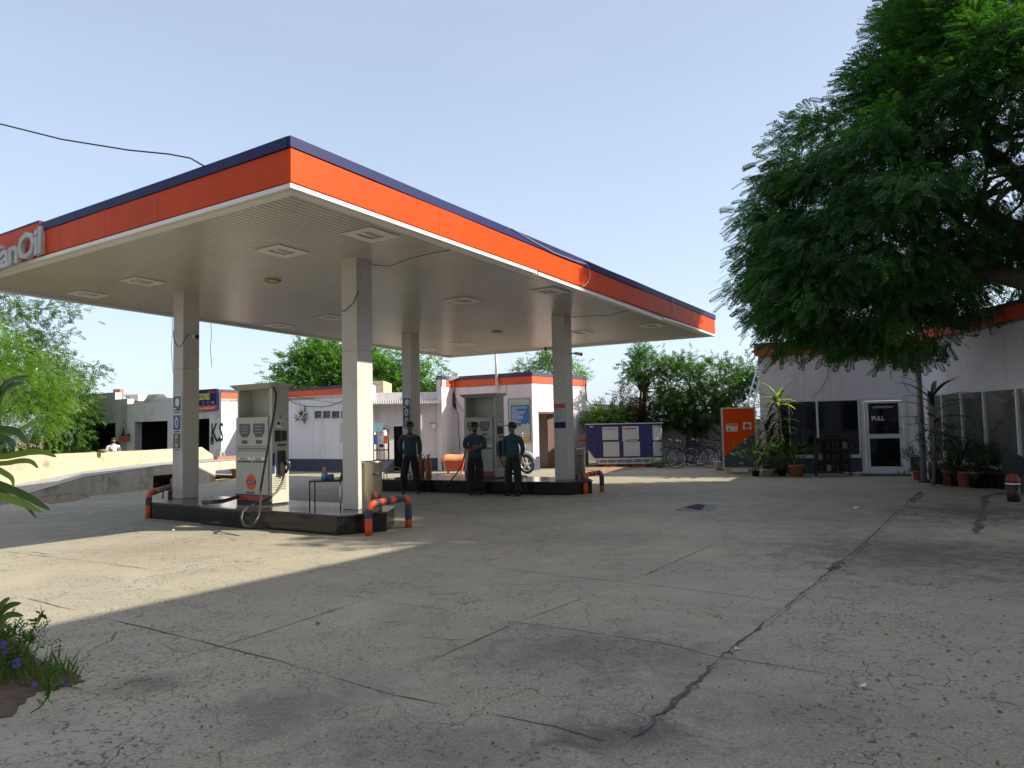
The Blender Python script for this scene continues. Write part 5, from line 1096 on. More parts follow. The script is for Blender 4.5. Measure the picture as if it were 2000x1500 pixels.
a, c = S_on(Pm, A2, 366), S_on(Pm, A2, 427.5); zt_, zb = Zat(onw(Pm, A2, 400, 800), 761), Zat(onw(Pm, A2, 400, 800), 803)
pc = onw(Pm, A2, 400, 800); e = empty('shop_sign', (pc.x, pc.y, 2.5), 'dark sign board with yellow ACCESSORIES lettering and a red strip', 'sign')
b = B(T); b.box(a, c, -.10, -.02, zb, zt_); b.o('board', 'navy', e); b = B(T); b.box(a+.01, c-.02, -.108, -.101, zb+.02, zb+.21); b.o('red_strip', 'posterred', e)
text('ACCESSORIES', .34, 'yellowtxt', e, T @ V((c-.42, -.104, zb+.44)), dW, ext=.002, off=.008, align='RIGHT', sx=.5)
text('Repair Tyre, Jai Bhawani Auto Pvt', .13, 'white', e, T @ V((c-.12, -.111, zb+.07)), dW, ext=.001, align='RIGHT', sx=.62)
text('SERVICE', .14, 'orangepaint', e, T @ V((c-.06, -.104, zt_-.17)), dW, ext=.002, align='RIGHT', sx=.9)
b = B(T); b.torus((c-.5, -.105, zb+.31), (0, 1, 0), .06, .012, 12, 4); b.torus((c-.8, -.105, zb+.31), (0, 1, 0), .06, .012, 12, 4); b.box(c-.3, c-.15, -.108, -.101, zb+.26, zb+.36); b.o('picture', 'greypaint', e)
# banner and small things on the workshop fronts
p0, p1 = onw(A0, A2, 235, 862, -.06), onw(A0, A2, 256, 862, -.06); dA = V((A2[0]-A0[0], A2[1]-A0[1], 0)).normalized(); T = frame((p0.x, p0.y, p0.z), dA); L = (p1-p0).length
e = empty('banner', p0, 'torn red and blue banner hanging between the workshop doors', 'banner'); b = B(T); b.box(0, L, -.012, 0, -.0, .22); b.o('red_strip', 'posterred', e)
b = B(T); b.yprism([(L*.15, .222), (L*.98, .222), (L*.98, .34), (L*.5, .24), (L*.42, .62), (L*.3, .4)], -.01, 0); b.o('blue_cloth', 'signblue', e); b = B(T)
for x, z in ((.02*L, .4), (L*.55, .9), (L, .42)): b.tube([(L*.45, -.01, .95), (x, -.01, .2)], .006, 4)
b.o('strings', 'cable', e)
p = onw(A0, A2, 229, 869, -.1); b = B(Matrix.Translation(p)); b.box(-.18, .18, -.08, .08, -.14, .14); b.o('switch_box', 'black', None, .02, label='small black switch box right of the first workshop door', cat='box')
def rooft(px, py, y): return P2(px, py, y)
p = rooft(231, 777, 32.6); b = B(Matrix.Translation(V((p.x, p.y, p.z)))); b.box(-.18, .12, -.1, .2, 0, .38); b.o('brick_stack', 'brickface', label='small brick stack on the stepped workshop roof', cat='bricks')
p = rooft(250, 790, 33); b = B(Matrix.Translation(V((p.x, p.y, 2.6)))); b.box(-.1, .45, 0, .8, 0, 1.0-.28); b.o('roof_tank', 'wallwhite', label='white block behind the gap between the workshop roofs', cat='tank')
e0 = P2(239, 781, 32.8); cable('wire_frame', [e0, P2(238, 768, 32.8), P2(244, 773, 32.8), P2(252, 776, 32.8), P2(252, 782, 32.6)], .015, 'cable', 'bent wire frame on the workshop roof', 'wire')
p = P2(295, 787, 31.0); b = B(frame((p.x, p.y, 2.82), V((.85, -.5, 0)))); b.smooth = True
r = random.Random(3); n = 12
b.add([(-.25+2.2*i/(n-1), -.25+.3*j, max(0, (.40 if i < 4 else .22)*math.sin(math.pi*j/3)*(1 if i < 4 else 1-.4*(i-4)/8)+r.uniform(0, .05)*(0 < j < 3))) for j in range(4) for i in range(n)], [(j*n+i, j*n+i+1, (j+1)*n+i+1, (j+1)*n+i) for j in range(3) for i in range(n-1)])
b.o('tarpaulin', 'tarp', label='dark tarpaulin heap on the pale workshop roof', cat='tarpaulin')
p = P2(326, 786, 31); b = B(frame((p.x, p.y, 2.84), V((.85, -.5, 0)))); b.hexa([(-.6, 0, 0), (.8, 0, 0), (.8, .5, 0), (-.6, .5, 0), (-.3, 0, .22), (.7, 0, .16), (.7, .5, .22), (-.3, .5, .28)]); b.o('white_sack', 'white', None, .05, label='white sack beside the tarpaulin on the workshop roof', cat='sack')
b = B(); r = random.Random(9)
for k in range(7): q = P2(256+k*5, 789-r.uniform(0, 2), 31.6); b.ball((q.x, q.y, 2.86), .07, 6, (1.6, 1, .6))
b.o('roof_debris', 'soil', label='debris along the edge of the pale workshop roof', cat='debris')
p = onw(A0, A2, 172, 872, -.2); b = B(Matrix.Translation(V((p.x, p.y, p.z)))); b.box(-.12, .12, -.1, .1, -.6, .15); b.o('gas_drum', 'white', None, .04, label='white canister by the first workshop doorway', cat='canister')

# ------------------------------------------------------------------ motorcycle
fwc = P2(1029, 906, 23.8); fwc.z = 0
T = frame(fwc-V((.96, -.28, 0))*1.27, V((.96, -.28, 0))) @ Matrix.Rotation(.13, 4, 'X'); e = empty('motorcycle', fwc, 'parked motorcycle with silver alloy wheels against the kiosk wall', 'motorcycle')
def alloy(T, c, r, e):
    b = B(T); b.torus(c, (0, 1, 0), r-.045, .045, 36, 8); w = b.o('wheel', 'rubber', e)
    b = B(T); b.torus(c, (0, 1, 0), r-.085, .018, 36, 6)
    for k in range(5):
        a = 2*math.pi*k/5+.3
        for s in (-.10, .10): b.tube([(c[0]+.03*math.cos(a+s*6), c[1], c[2]+.03*math.sin(a+s*6)), (c[0]+(r-.09)*math.cos(a+s), c[1], c[2]+(r-.09)*math.sin(a+s))], .014, 5)
    b.tube([(c[0], c[1]-.06, c[2]), (c[0], c[1]+.06, c[2])], .045, 12); b.o('rim', 'silver', w)
TF = T @ Matrix.Translation(V((1.27, 0, 0))) @ Matrix.Rotation(-.35, 4, 'Z') @ Matrix.Translation(V((-1.27, 0, 0)))
alloy(T, (0, 0, .31), .31, e); alloy(TF, (1.27, 0, .31), .31, e)
b = B(TF)
for s in (-.09, .09): b.tube([(1.27, s, .31), (1.05, s, .95)], .022, 8)
b.o('fork', 'chrome', e); b = B(TF); b.tube([(1.27+.37*math.cos(t), 0, .31+.37*math.sin(t)) for t in np.linspace(.5, 2.6, 10)], .055, 8); b.o('front_mudguard', 'silver', e)
b = B(TF); b.ball((1.17, 0, .88), .10, 12, (.8, 1, 1)); b.o('headlight', 'silver', e)
b = B(TF); b.tube([(.88, -.34, 1.02), (1.0, -.22, 1.06), (1.04, 0, 1.0), (1.0, .22, 1.06), (.88, .34, 1.02)], .014, 7); b.o('handlebar', 'chrome', e)
for s in (-1, 1): b = B(TF); b.tube([(1.0, s*.22, 1.06), (1.0, s*.27, 1.2)], .007, 5); b.ball((1.0, s*.28, 1.24), .055, 10, (.3, 1, .7)); b.o('mirror', 'chrome', e)
b = B(T); b.ball((.72, 0, .80), .20, 14, (1.25, .6, .62)); b.o('tank', 'tank', e)
b = B(T); b.hexa([(-.12, -.12, .72), (.52, -.12, .68), (.52, .12, .68), (-.12, .12, .72), (-.2, -.10, .82), (.52, -.13, .77), (.52, .13, .77), (-.2, .10, .82)]); b.o('seat', 'black', e, .03)
b = B(T); b.box(.0, .35, -.13, .13, .50, .70); b.o('side_cover', 'tank', e, .04)
b = B(T); b.box(.45, .85, -.11, .11, .26, .56); b.tube([(.62, 0, .5), (.80, 0, .68)], .09, 10); b.o('engine', 'greypaint', e, .02)
b = B(T); b.tube([(.78, -.13, .4), (.6, -.15, .24), (.2, -.16, .24), (-.25, -.17, .33)], [.02, .025, .045, .05], 8); b.o('exhaust', 'chrome', e)
b = B(T); b.tube([(.0, .12, .31), (.12, .12, .7)], .025, 8); b.tube([(.0, -.12, .31), (.12, -.12, .7)], .025, 8); b.o('shock_absorber', 'chrome', e)
b = B(T); b.tube([(.38*math.cos(t), 0, .31+.38*math.sin(t)) for t in np.linspace(.8, 2.9, 9)], .06, 8); b.o('rear_mudguard', 'black', e)

# ------------------------------------------------------------------ people
def skin(name, verts, edges, m, parent, T, sub=1, label=None):
    me = bpy.data.meshes.new(name); off = V(parent.location) if parent else V()
    q = parent.parent if parent else None
    while q is not None: off += q.location; q = q.parent
    me.from_pydata([(T @ V(v[:3]))-off for v in verts], edges, []); o = bpy.data.objects.new(name, me); COL.objects.link(o)
    md = o.modifiers.new('s', 'SKIN'); md.use_smooth_shade = True; md.branch_smoothing = .6
    for i, v in enumerate(verts):
        sv = me.skin_vertices[0].data[i]; sv.radius = (v[3], v[4] if len(v) > 4 else v[3])
    roots = set(); seen = set(); adj = {i: [] for i in range(len(verts))}
    for a, c in edges: adj[a].append(c); adj[c].append(a)
    for i in range(len(verts)):
        if i in seen: continue
        me.skin_vertices[0].data[i].use_root = True; st = [i]
        while st:
            k = st.pop()
            if k in seen: continue
            seen.add(k); st += adj[k]
    if sub: o.modifiers.new('u', 'SUBSURF').levels = sub; o.modifiers['u'].render_levels = sub
    bpy.context.view_layer.update(); dg = bpy.context.evaluated_depsgraph_get()
    m2 = bpy.data.meshes.new_from_object(o.evaluated_get(dg)); bpy.data.objects.remove(o); bpy.data.meshes.remove(me); m2.name = name
    m2.materials.clear(); m2.materials.append(M[m]); m2.polygons.foreach_set('use_smooth', [True]*len(m2.polygons))
    o = bpy.data.objects.new(name, m2); COL.objects.link(o); o.parent = parent; return o
def person(P, ang, label, arms, head=0., shirt='teal', legs='trousers', cap=True, s=1., spread=.11, scarf=False, beard=True):
    # local: x to the person's left (picture right when facing the camera), -y forward
    T = Matrix.Translation(V(P)) @ Matrix.Rotation(ang, 4, 'Z') @ Matrix.Scale(s, 4); e = empty('person', P, label, 'person')
    Vs, Es = [], []
    def ch(pts, start=None):
        prev = start; out = []
        for p in pts:
            Vs.append(p); i = len(Vs)-1; out.append(i)
            if prev is not None: Es.append((prev, i))
            prev = i
        return out
    tor = ch([(0, 0, .93, .13, .10), (0, 0, 1.05, .125, .095), (0, .0, 1.2, .14, .10), (0, .0, 1.33, .13, .095), (0, .005, 1.42, .075, .07), (0, .005, 1.47, .052, .052)])
    hx = head; ch_, sh_ = math.cos(hx), math.sin(hx)
    hd = lambda x, y, z: (x*ch_-y*sh_, x*sh_+y*ch_, z)
    h = ch([(*hd(0, -.012, 1.525), .068, .072), (*hd(0, -.008, 1.58), .086, .100), (*hd(0, .0, 1.635), .084, .098), (*hd(0, .005, 1.68), .045, .055)], tor[-1])
    ch([(*hd(0, -.10, 1.575), .012)], h[1]); ch([(*hd(.078, .005, 1.585), .014)], h[1]); ch([(*hd(-.078, .005, 1.585), .014)], h[1])
    for sgn in (1, -1):
        el, wr = arms[0 if sgn > 0 else 1]
        a = ch([(sgn*.15, 0, 1.375, .062, .065), (sgn*.195, .0, 1.35, .055), (sgn*(.195+el[0])/2 if 0 else (sgn*.195+el[0])/2, (0+el[1])/2, (1.35+el[2])/2, .046), (*el, .040), ((el[0]+wr[0])/2, (el[1]+wr[1])/2, (el[2]+wr[2])/2, .036), (*wr, .026)], tor[3])
        d = (V(wr)-V(el)).normalized(); side = V((0, 1, 0)).cross(d); side = side.normalized() if side.length > .1 else V((1, 0, 0)); w = V(wr)
        pal = ch([(*(w+d*.045), .030, .018)], a[-1]); pm = ch([(*(w+d*.08), .032, .016)], pal[-1])
        nrm = d.cross(side)
        for k, (o_, L) in enumerate(((-.030, .065), (-.010, .078), (.010, .073), (.030, .055))):
            r0 = w+d*.085+side*o_; ch([(*(r0+d*.012), .009), (*(r0+d*(.012+L*.5)+nrm*.006), .008), (*(r0+d*(.006+L)+nrm*.022), .007)], pm[0])
        r0 = w+d*.035-side*.032; ch([(*(r0-side*.012), .011), (*(r0-side*.022+d*.03), .009), (*(r0-side*.024+d*.055), .008)], pal[0])
        l = ch([(sgn*.085, 0, .88, .09, .095), (sgn*.10, -.005, .68, .075, .08), (sgn*spread, -.01, .49, .056, .06), (sgn*(spread+.005), .01, .30, .052, .056), (sgn*(spread+.01), .02, .10, .036, .04), (sgn*(spread+.015), .0, .055, .036, .03), (sgn*(spread+.02), -.11, .03, .036, .022)], tor[0])
    skin('body', Vs, Es, 'skin', e, T)
    # shirt, trousers
    Vs, Es = [], []
    t = ch([(0, 0, .86, .175, .135), (0, 0, .95, .172, .130), (0, 0, 1.08, .162, .122), (0, 0, 1.2, .172, .126), (0, 0, 1.32, .165, .12), (0, .0, 1.42, .10, .09)])
    for sgn in (1, -1):
        el, wr = arms[0 if sgn > 0 else 1]
        mid = (V(el)+(V(wr)-V(el))*.82)
        ch([(sgn*.15, 0, 1.375, .078, .078), (sgn*.195, .0, 1.34, .074), ((sgn*.2+el[0])/2, el[1]/2, (1.35+el[2])/2, .066), (*el, .060), (*mid, .046)], t[4])
    skin('shirt', Vs, Es, shirt, e, T)
    b = B(T); b.torus((0, 0, 1.43), (0, .15, 1), .062, .020, 16, 6); b.o('collar', 'maroon' if scarf else shirt, e)
    Vs, Es = [], []
    t = ch([(0, 0, 1.06, .140, .108), (0, 0, .93, .155, .118)])
    for sgn in (1, -1): ch([(sgn*.092, 0, .84, .104, .108), (sgn*.108, -.005, .66, .102, .104), (sgn*(spread+.008), -.01, .46, .092, .094), (sgn*(spread+.015), .012, .26, .084, .086), (sgn*(spread+.018), .012, .07, .078, .084)], t[1])
    skin('trousers', Vs, Es, legs, e, T)
    for sgn in (1, -1):
        b = B(T @ Matrix.Translation(V((sgn*(spread+.022), -.045, .04)))); b.ball((0, 0, 0), .05, 12, (1.0, 2.75, .78)); b.o('shoe', 'shoe', e)
    TH_ = T @ Matrix.Rotation(hx, 4, 'Z')
    b = B(TH_); b.ball((0, .014, 1.632), .102, 14, (.93, 1.06, .75)); b.o('hair', 'hair', e)
    if beard: b = B(TH_); b.ball((0, -.045, 1.525), .055, 10, (1.05, .85, .75)); b.o('beard', 'hair', e)
    if cap:
        b = B(TH_); b.lathe([(.103, 1.635), (.103, 1.665), (.092, 1.705), (.06, 1.73), (.0, 1.74)], n=18); b.hexa([(-.07, -.20, 1.635), (.07, -.20, 1.635), (.085, -.07, 1.65), (-.085, -.07, 1.65), (-.06, -.20, 1.648), (.06, -.20, 1.648), (.08, -.07, 1.672), (-.08, -.07, 1.672)]); b.o('cap', 'black', e)
    for sgn in (1, -1): b = B(TH_); b.ball((sgn*.030, -.088, 1.60), .011, 8); b.o('eye', 'hair', e)
    b = B(TH_); b.tube([(-.022, -.088, 1.547), (0, -.092, 1.545), (.022, -.088, 1.547)], .005, 5); b.o('mouth', 'maroon', e)
face = lambda P: math.atan2(-P[0], P[1])*-1
p = G(802, 964); person(p, .0, 'attendant in teal shirt and dark cap standing before the column with three blue signs', (((.235, .03, 1.11), (.225, .02, .87)), ((-.27, .06, 1.12), (-.15, .13, .93))), s=Zat(p, 823)/1.735, spread=.15, beard=False)
p = G(929, 967); person(p, .0, 'attendant in teal shirt before the far pump with hands folded', (((.245, -.03, 1.13), (.0, -.19, 1.10)), ((-.245, -.04, 1.14), (.02, -.215, 1.15))), s=Zat(p, 824)/1.735, spread=.09)
p = G(1003, 969); person(p, -.5, 'attendant with red collar and peaked cap turned left toward the far pump', (((.25, .07, 1.12), (.20, .02, .88)), ((-.235, .03, 1.12), (-.20, -.05, .88))), head=-.75, s=Zat(p, 824)/1.735, spread=.12, scarf=True, beard=False)
p = onw(A0, A2, 277, 870, -1.2); p.z = -.32; person(p, .35, 'man in a white shirt standing at the second workshop doorway', (((.26, -.03, 1.12), (.04, -.18, 1.16)), ((-.27, .02, 1.13), (-.10, -.19, 1.18))), s=1.02, shirt='shirtwhite', legs='shirtwhite', cap=False)

# ------------------------------------------------------------------ trees
def tree(name, label, cat, poly, depth, thick, R, ncl, per, cr, tmpl, ls, m, seed, base, tb=.12, nl=7, group=None, bark='bark', stems=1, droop=.35, shell=.5, roll=.6, lab=None):
    e = empty(name, base, label, cat, group)
    C0 = crown('crown', poly, depth, thick, R, ncl, per, cr, tmpl, ls, m, e, seed, droop, shell, roll)
    r = random.Random(seed); b = B(); base = V(base); c = V(C0.mean(0)); zl = C0[:, 2].min()
    for k in range(stems):
        bs = base+V((r.uniform(-.25, .25), r.uniform(-.2, .2), 0))*(stems > 1); ft = V((bs.x*.6+c.x*.4, bs.y*.6+c.y*.4, max(.8, zl+(c.z-zl)*.35)))
        b.tube([bs, bs.lerp(ft, .5)+V((r.uniform(-.1, .1), 0, 0)), ft], [tb, tb*.8, tb*.65], 9)
        limbs(b, ft, [C0[r.randrange(len(C0))] for _ in range(nl)], tb*.5, r)
    b.o('trunk', bark, e); return e
# the big drooping tree over the office
e = empty('large_tree', (10.9, 12.0, 0), 'huge dark green drooping tree over the office building', 'tree')
poly = [(1775, -60), (1735, 60), (1695, 140), (1630, 190), (1582, 215), (1555, 262), (1528, 315), (1505, 360), (1492, 405), (1478, 445), (1472, 500), (1466, 560), (1472, 610), (1482, 645), (1496, 680), (1512, 698), (1530, 705), (1560, 688),
        (1600, 678), (1640, 690), (1680, 672), (1712, 688), (1752, 718), (1785, 690), (1812, 676), (1838, 640), (1862, 622), (1900, 600), (1940, 560), (1970, 556), (2020, 560), (2200, 520), (2420, 460), (2500, 250), (2450, 60), (2300, -120), (1900, -160)]
gap = [(1885, 285), (1960, 265), (2060, 280), (2070, 560), (2040, 640), (1925, 640), (1905, 590), (1930, 520), (1905, 430), (1870, 350)]
def crownpts(n, seed, depth=15.4, thick=3.6, R=260, shell=.6):
    rs = np.random.RandomState(seed); C = volume(poly, depth, thick, R, n, rs, shell); q = np.array([pix(c) for c in C]); k = inpoly(q[:, 0], q[:, 1], gap) & (rs.uniform(0, 1, n) < .82); return C[~k]
rs = np.random.RandomState(11); C0 = crownpts(760, 11); C0 = C0[(C0[:, 1] < 17.6)]; ctr = np.array([10.5, 15.5, 7.0])
def clumps(C0, per, cr, seed, tmpl, ls, m, nm, droop, outw=.6):
    rs = np.random.RandomState(seed); C = np.repeat(C0, per, 0)+cr*np.clip(rs.normal(0, 1, (len(C0)*per, 3)), -1.7, 1.7)*[1, 1, .45]
    D = (C-np.repeat(C0, per, 0))/cr*.45+outw*(C-ctr)/np.linalg.norm(C-ctr, axis=1, keepdims=True)+rs.normal(0, .3, C.shape)-[0, 0, droop]
    return leafmesh(nm, C, D, ls*rs.uniform(.65, 1.3, len(C)), tmpl, m, e, rs, .45)
clumps(C0, 98, .30, 12, FR, .26, 'neem', 'crown', .30)
b = B(); r = random.Random(5); tb = V((10.9, 12.0, 0)); f1 = V((10.9, 12.6, 3.2)); b.tube([tb, V((10.8, 12.2, 1.6)), f1], [.42, .34, .30], 14)
mains = [V((9.0, 14.2, 5.6)), V((10.0, 15.2, 7.2)), V((11.5, 15.5, 6.8)), V((8.2, 15.0, 4.6)), V((10.4, 15.8, 5.2))]
for q in mains: b.tube([f1, f1.lerp(q, .5)+V((r.uniform(-.3, .3), r.uniform(-.3, .3), .3)), q], [.24, .18, .13], 10)
for q in mains:
    near = sorted(range(len(C0)), key=lambda i: (V(C0[i])-q).length)[:60]
    limbs(b, q, [C0[near[r.randrange(60)]] for _ in range(16)], .06, r, wob=.35)
for (x, y) in ((1950, 350), (1975, 420), (1935, 470), (1990, 330), (1920, 395), (1985, 560), (1930, 545)):
    limbs(b, V((10.4, 15.8, 5.6)), [P2(x, y, 15.6), P2(x-40, y+r.uniform(-30, 30), 15.2)], .05, r, wob=.25)
b.o('trunk', 'bark', e)
# unseen trees added to shade the forecourt and to block sky light
def roundtree(label, c, rad, n, per, seed, m='neem', base=None):
    rs = np.random.RandomState(seed); d = rs.normal(0, 1, (n, 3)); d /= np.linalg.norm(d, axis=1, keepdims=True); C1 = np.array(c)+d*rs.uniform(.55, 1, (n, 1))*np.array(rad)
    e = empty('shade_tree', (c[0], c[1], 0), label, 'tree'); C = np.repeat(C1, per, 0)+rs.normal(0, .4, (n*per, 3)); D = (C-np.array(c))/np.array(rad)+rs.normal(0, .4, C.shape)-[0, 0, .3]
    leafmesh('crown', C, D, .75*rs.uniform(.7, 1.2, len(C)), FRw, m, e, rs, .5); b = B(); r = random.Random(seed); b.tube([(c[0], c[1], 0), (c[0]+.1, c[1], c[2]*.55)], [.3, .2], 10); limbs(b, (c[0]+.1, c[1], c[2]*.5), [C1[i] for i in range(0, n, 6)], .09, r); b.o('trunk', 'bark', e)
FRw = frond(4, .34, .17, 1.0, .2)
roundtree('unseen round tree right of the picture, added to shade the forecourt', (13.7, 10.4, 6.3), (3.8, 3.3, 4.1), 340, 26, 61)
roundtree('unseen tree added to block sky light behind the camera to the left', (-13, -7, 7), (6, 4, 6), 240, 18, 62)
roundtree('unseen tree added to block sky light behind the left edge of the picture', (-21, 2, 6), (4, 5, 6), 200, 18, 64)
# trees behind the store
tree('leafy_tree', 'bright green leafy tree behind the store building left of the sunlit column', 'tree', [(545, 745), (560, 715), (590, 690), (625, 668), (660, 672), (700, 672), (740, 690), (762, 700), (755, 745), (730, 790), (600, 790), (555, 770)], 34, 2.0, 50, 160, 30, .42, SP, .42, 'bright', 21, (-7.2, 34.3, -.3), .16)
tree('leafy_tree', 'sparse bright green tree behind the shed between the two columns', 'tree', [(742, 765), (752, 725), (775, 705), (800, 695), (815, 720), (840, 712), (868, 708), (862, 735), (880, 765), (860, 790), (750, 790)], 33, 1.4, 40, 62, 24, .36, SP, .40, 'bright', 22, (-4.4, 33.3, -.3), .10)
tree('sapling', 'light green sapling crown behind the kiosk roof by the far right column', 'tree', [(1052, 735), (1056, 700), (1064, 680), (1082, 676), (1100, 700), (1128, 722), (1140, 740)], 32.5, .8, 30, 30, 20, .26, SPn, .38, 'bright', 23, (1.6, 32.8, 0), .05, nl=9)
tree('sapling', 'tiny sapling tip behind the kiosk roof left of the far right column', 'tree', [(1022, 735), (1028, 702), (1035, 700), (1042, 735)], 32.5, .3, 20, 7, 14, .16, SPn, .34, 'bright', 24, (.75, 32.8, 0), .03, nl=3)
tree('sapling', 'smallest sapling tip above the kiosk roof, a few leaves only', 'tree', [(1004, 738), (1008, 722), (1016, 718), (1022, 738)], 32.5, .3, 20, 4, 10, .14, SPn, .30, 'bright', 25, (.25, 32.8, 0), .02, nl=2)
# garden trees by the boundary wall
tree('garden_tree', 'tallest garden tree at the left with bare lower stems behind the generator', 'tree', [(1216, 722), (1228, 715), (1240, 706), (1246, 685), (1262, 680), (1275, 692), (1290, 700), (1296, 722), (1302, 760), (1300, 790), (1275, 782), (1262, 765), (1245, 748), (1222, 738)], 28.3, .9, 40, 48, 22, .19, SP, .26, 'ficus', 31, (5.0, 28.4, 0), .06, nl=5, stems=6)
tree('garden_tree', 'dense dark green garden tree between its two neighbours above the bicycles', 'tree', [(1298, 722), (1303, 702), (1320, 698), (1335, 694), (1358, 704), (1372, 718), (1378, 740), (1385, 790), (1380, 822), (1345, 825), (1310, 822), (1296, 790), (1290, 750)], 27.6, 1.2, 45, 84, 24, .20, SP, .28, 'ficus', 32, P2(1356, 900, 27.2)-V((0, 0, P2(1356, 900, 27.2).z)), .12, nl=9)
tree('garden_tree', 'green garden tree beside the ladder and the office corner', 'tree', [(1378, 735), (1388, 712), (1400, 704), (1418, 700), (1425, 720), (1436, 715), (1444, 700), (1458, 700), (1470, 718), (1484, 720), (1478, 745), (1462, 790), (1440, 815), (1400, 818), (1384, 790)], 26.9, 1.1, 45, 76, 24, .20, SP, .28, 'ficus', 33, (7.6, 27.0, 0), .10, nl=9)
tree('shrub', 'reddish brown clipped shrub standing behind the generator roof', 'shrub', [(1202, 790), (1205, 770), (1222, 765), (1240, 765), (1256, 778), (1254, 800), (1246, 830), (1215, 830), (1206, 810)], 28.1, .7, 30, 34, 26, .2, SPn, .26, 'brownleaf', 34, (4.15, 28.2, 0), .04, nl=8, stems=5)
tree('shrub', 'fresh green shrub at the left end of the generator roof', 'shrub', [(1152, 835), (1160, 815), (1175, 800), (1195, 792), (1212, 800), (1222, 832)], 27.7, .8, 30, 40, 26, .2, SPn, .30, 'bush', 35, (3.4, 27.8, 0), .04, nl=6, stems=3)
tree('shrub', 'low green shrub between the stems behind the generator roof', 'shrub', [(1250, 832), (1254, 800), (1272, 795), (1290, 800), (1298, 832)], 28.8, .6, 30, 30, 24, .2, SPn, .28, 'bush', 36, (5.35, 28.9, 0), .03, nl=5, stems=3)
tree('shrub', 'dark undergrowth below the garden trees along the boundary wall', 'shrub', [(1296, 832), (1292, 800), (1330, 790), (1380, 800), (1410, 800), (1412, 832), (1380, 845), (1340, 850), (1310, 845)], 28.0, .6, 30, 34, 22, .22, SP, .24, 'ficus', 37, (6.8, 28.2, 0), .04, nl=5, stems=4)
b = B(); 
# trees on the left
tree('airy_tree', 'grey green airy tree with thin spreading twigs at the left', 'tree', [(-220, 480), (-60, 440), (5, 500), (20, 575), (60, 590), (110, 595), (155, 606), (130, 622), (145, 650), (115, 690), (130, 718), (195, 716), (185, 732), (140, 745), (165, 770), (140, 800), (60, 800), (-220, 800)], 30, 2.2, 90, 250, 36, .38, SP, .32, 'airy', 41, (-21.5, 31.5, -.3), .16)
tree('feathery_tree', 'bright yellow green feathery tree low at the left edge', 'tree', [(-200, 650), (-60, 650), (10, 655), (50, 690), (100, 705), (125, 745), (128, 790), (95, 835), (30, 855), (-200, 860)], 26.5, 1.8, 80, 170, 26, .34, FRs, .44, 'feathery', 42, (-18.9, 27.2, -.3), .10)
tree('leafy_tree', 'darker green small tree beside the workshop brick edge', 'tree', [(90, 800), (110, 770), (150, 765), (175, 790), (168, 830), (150, 872), (100, 876), (85, 850)], 31.5, 1.0, 40, 60, 24, .36, SP, .32, 'bush', 43, (-19.7, 32.0, -.3), .06)
rs = np.random.RandomState(44); n = 5200
C = np.stack([rs.uniform(-36, -17.5, n), rs.uniform(24, 34, n), rs.uniform(-.3, .9, n)], 1); k = (C[:, 1] > 21.5+(-17-C[:, 0])*.25); C = C[k]; Dd = rs.normal(0, .5, C.shape)+[0, 0, .9]
leafmesh('undergrowth', C, Dd, rs.uniform(.25, .5, len(C)), SP, 'bush', None, rs, kind='stuff')

# ------------------------------------------------------------------ rosette plants, potted plants, undergrowth
def rosette(b, c, n, L, W, r, droop=1., up_=.9, mi=0, seg_=6):
    c = V(c)
    for k in range(n):
        a = 2.4*k+r.uniform(-.3, .3); el = up_*(1-k/n)+r.uniform(-.15, .15); l = L*r.uniform(.75, 1.1); w = W*r.uniform(.8, 1.1)
        p = c+V((0, 0, -k*.012*L*4)); d = V((math.cos(a)*math.cos(el), math.sin(a)*math.cos(el), math.sin(el))); vs = []; side = V((-math.sin(a), math.cos(a), 0))
        for i in range(seg_+1):
            t = i/seg_; ww = w*math.sin(math.pi*min(1, t*.82+.16))**.8*(1 if i < seg_ else 0.02); vs += [p-side*ww/2+V((0, 0, .15*ww)), p, p+side*ww/2+V((0, 0, .15*ww))]
            p = p+d*(l/seg_); d = (d-V((0, 0, droop*.16))).normalized()
        b.mi = mi; b.smooth = True
        b.add(vs, [(3*i+j, 3*i+j+1, 3*i+j+4, 3*i+j+3) for i in range(seg_) for j in (0, 1)])
r = random.Random(21)
def cordyline(px, py, top, y, label, L=.55, n=26, m='palmleaf', W=.07, trunk=.035, extra=None, shag=False, potm=None):
    p = P2(px, py, y); p.z = 0; t = P2(top[0], top[1], y); e = empty('cordyline', p, label, 'palm'); b = B(); b.tube([p, p.lerp(t, .5)+V((.03, 0, 0)), t], [trunk*1.2, trunk, trunk], 8); b.o('trunk', 'barkpale', e)
    b = B(); rosette(b, t, n, L, W, r); b.o('leaves', m, e)
    if extra: b = B(); rosette(b, t+V((-.05, -.1, .03)), 9, L*.85, W*1.3, r, 1.2, 1.0); b.o('young_leaves', extra, e)
    if shag:
        b = B(); 
        for k in range(26): q = p.lerp(t, r.uniform(.25, .98)); rosette(b, q, 2, L*.8, W, r, 3., -.3)
        b.o('hanging_leaves', 'brownleaf', e)
    return e
cordyline(1528, 928, (1520, 775), 20.6, 'palm with yellow green young leaves before the office window', .80, 34, W=.085, extra='palmyellow', shag=True)
cordyline(1497, 926, (1497, 825), 20.9, 'shaggy dark palm left of the yellow green palm', .7, 30, W=.075, shag=True)
cordyline(1823, 945, (1821, 768), 16.6, 'slender palm standing right behind the grey pole', .95, 24, W=.10)
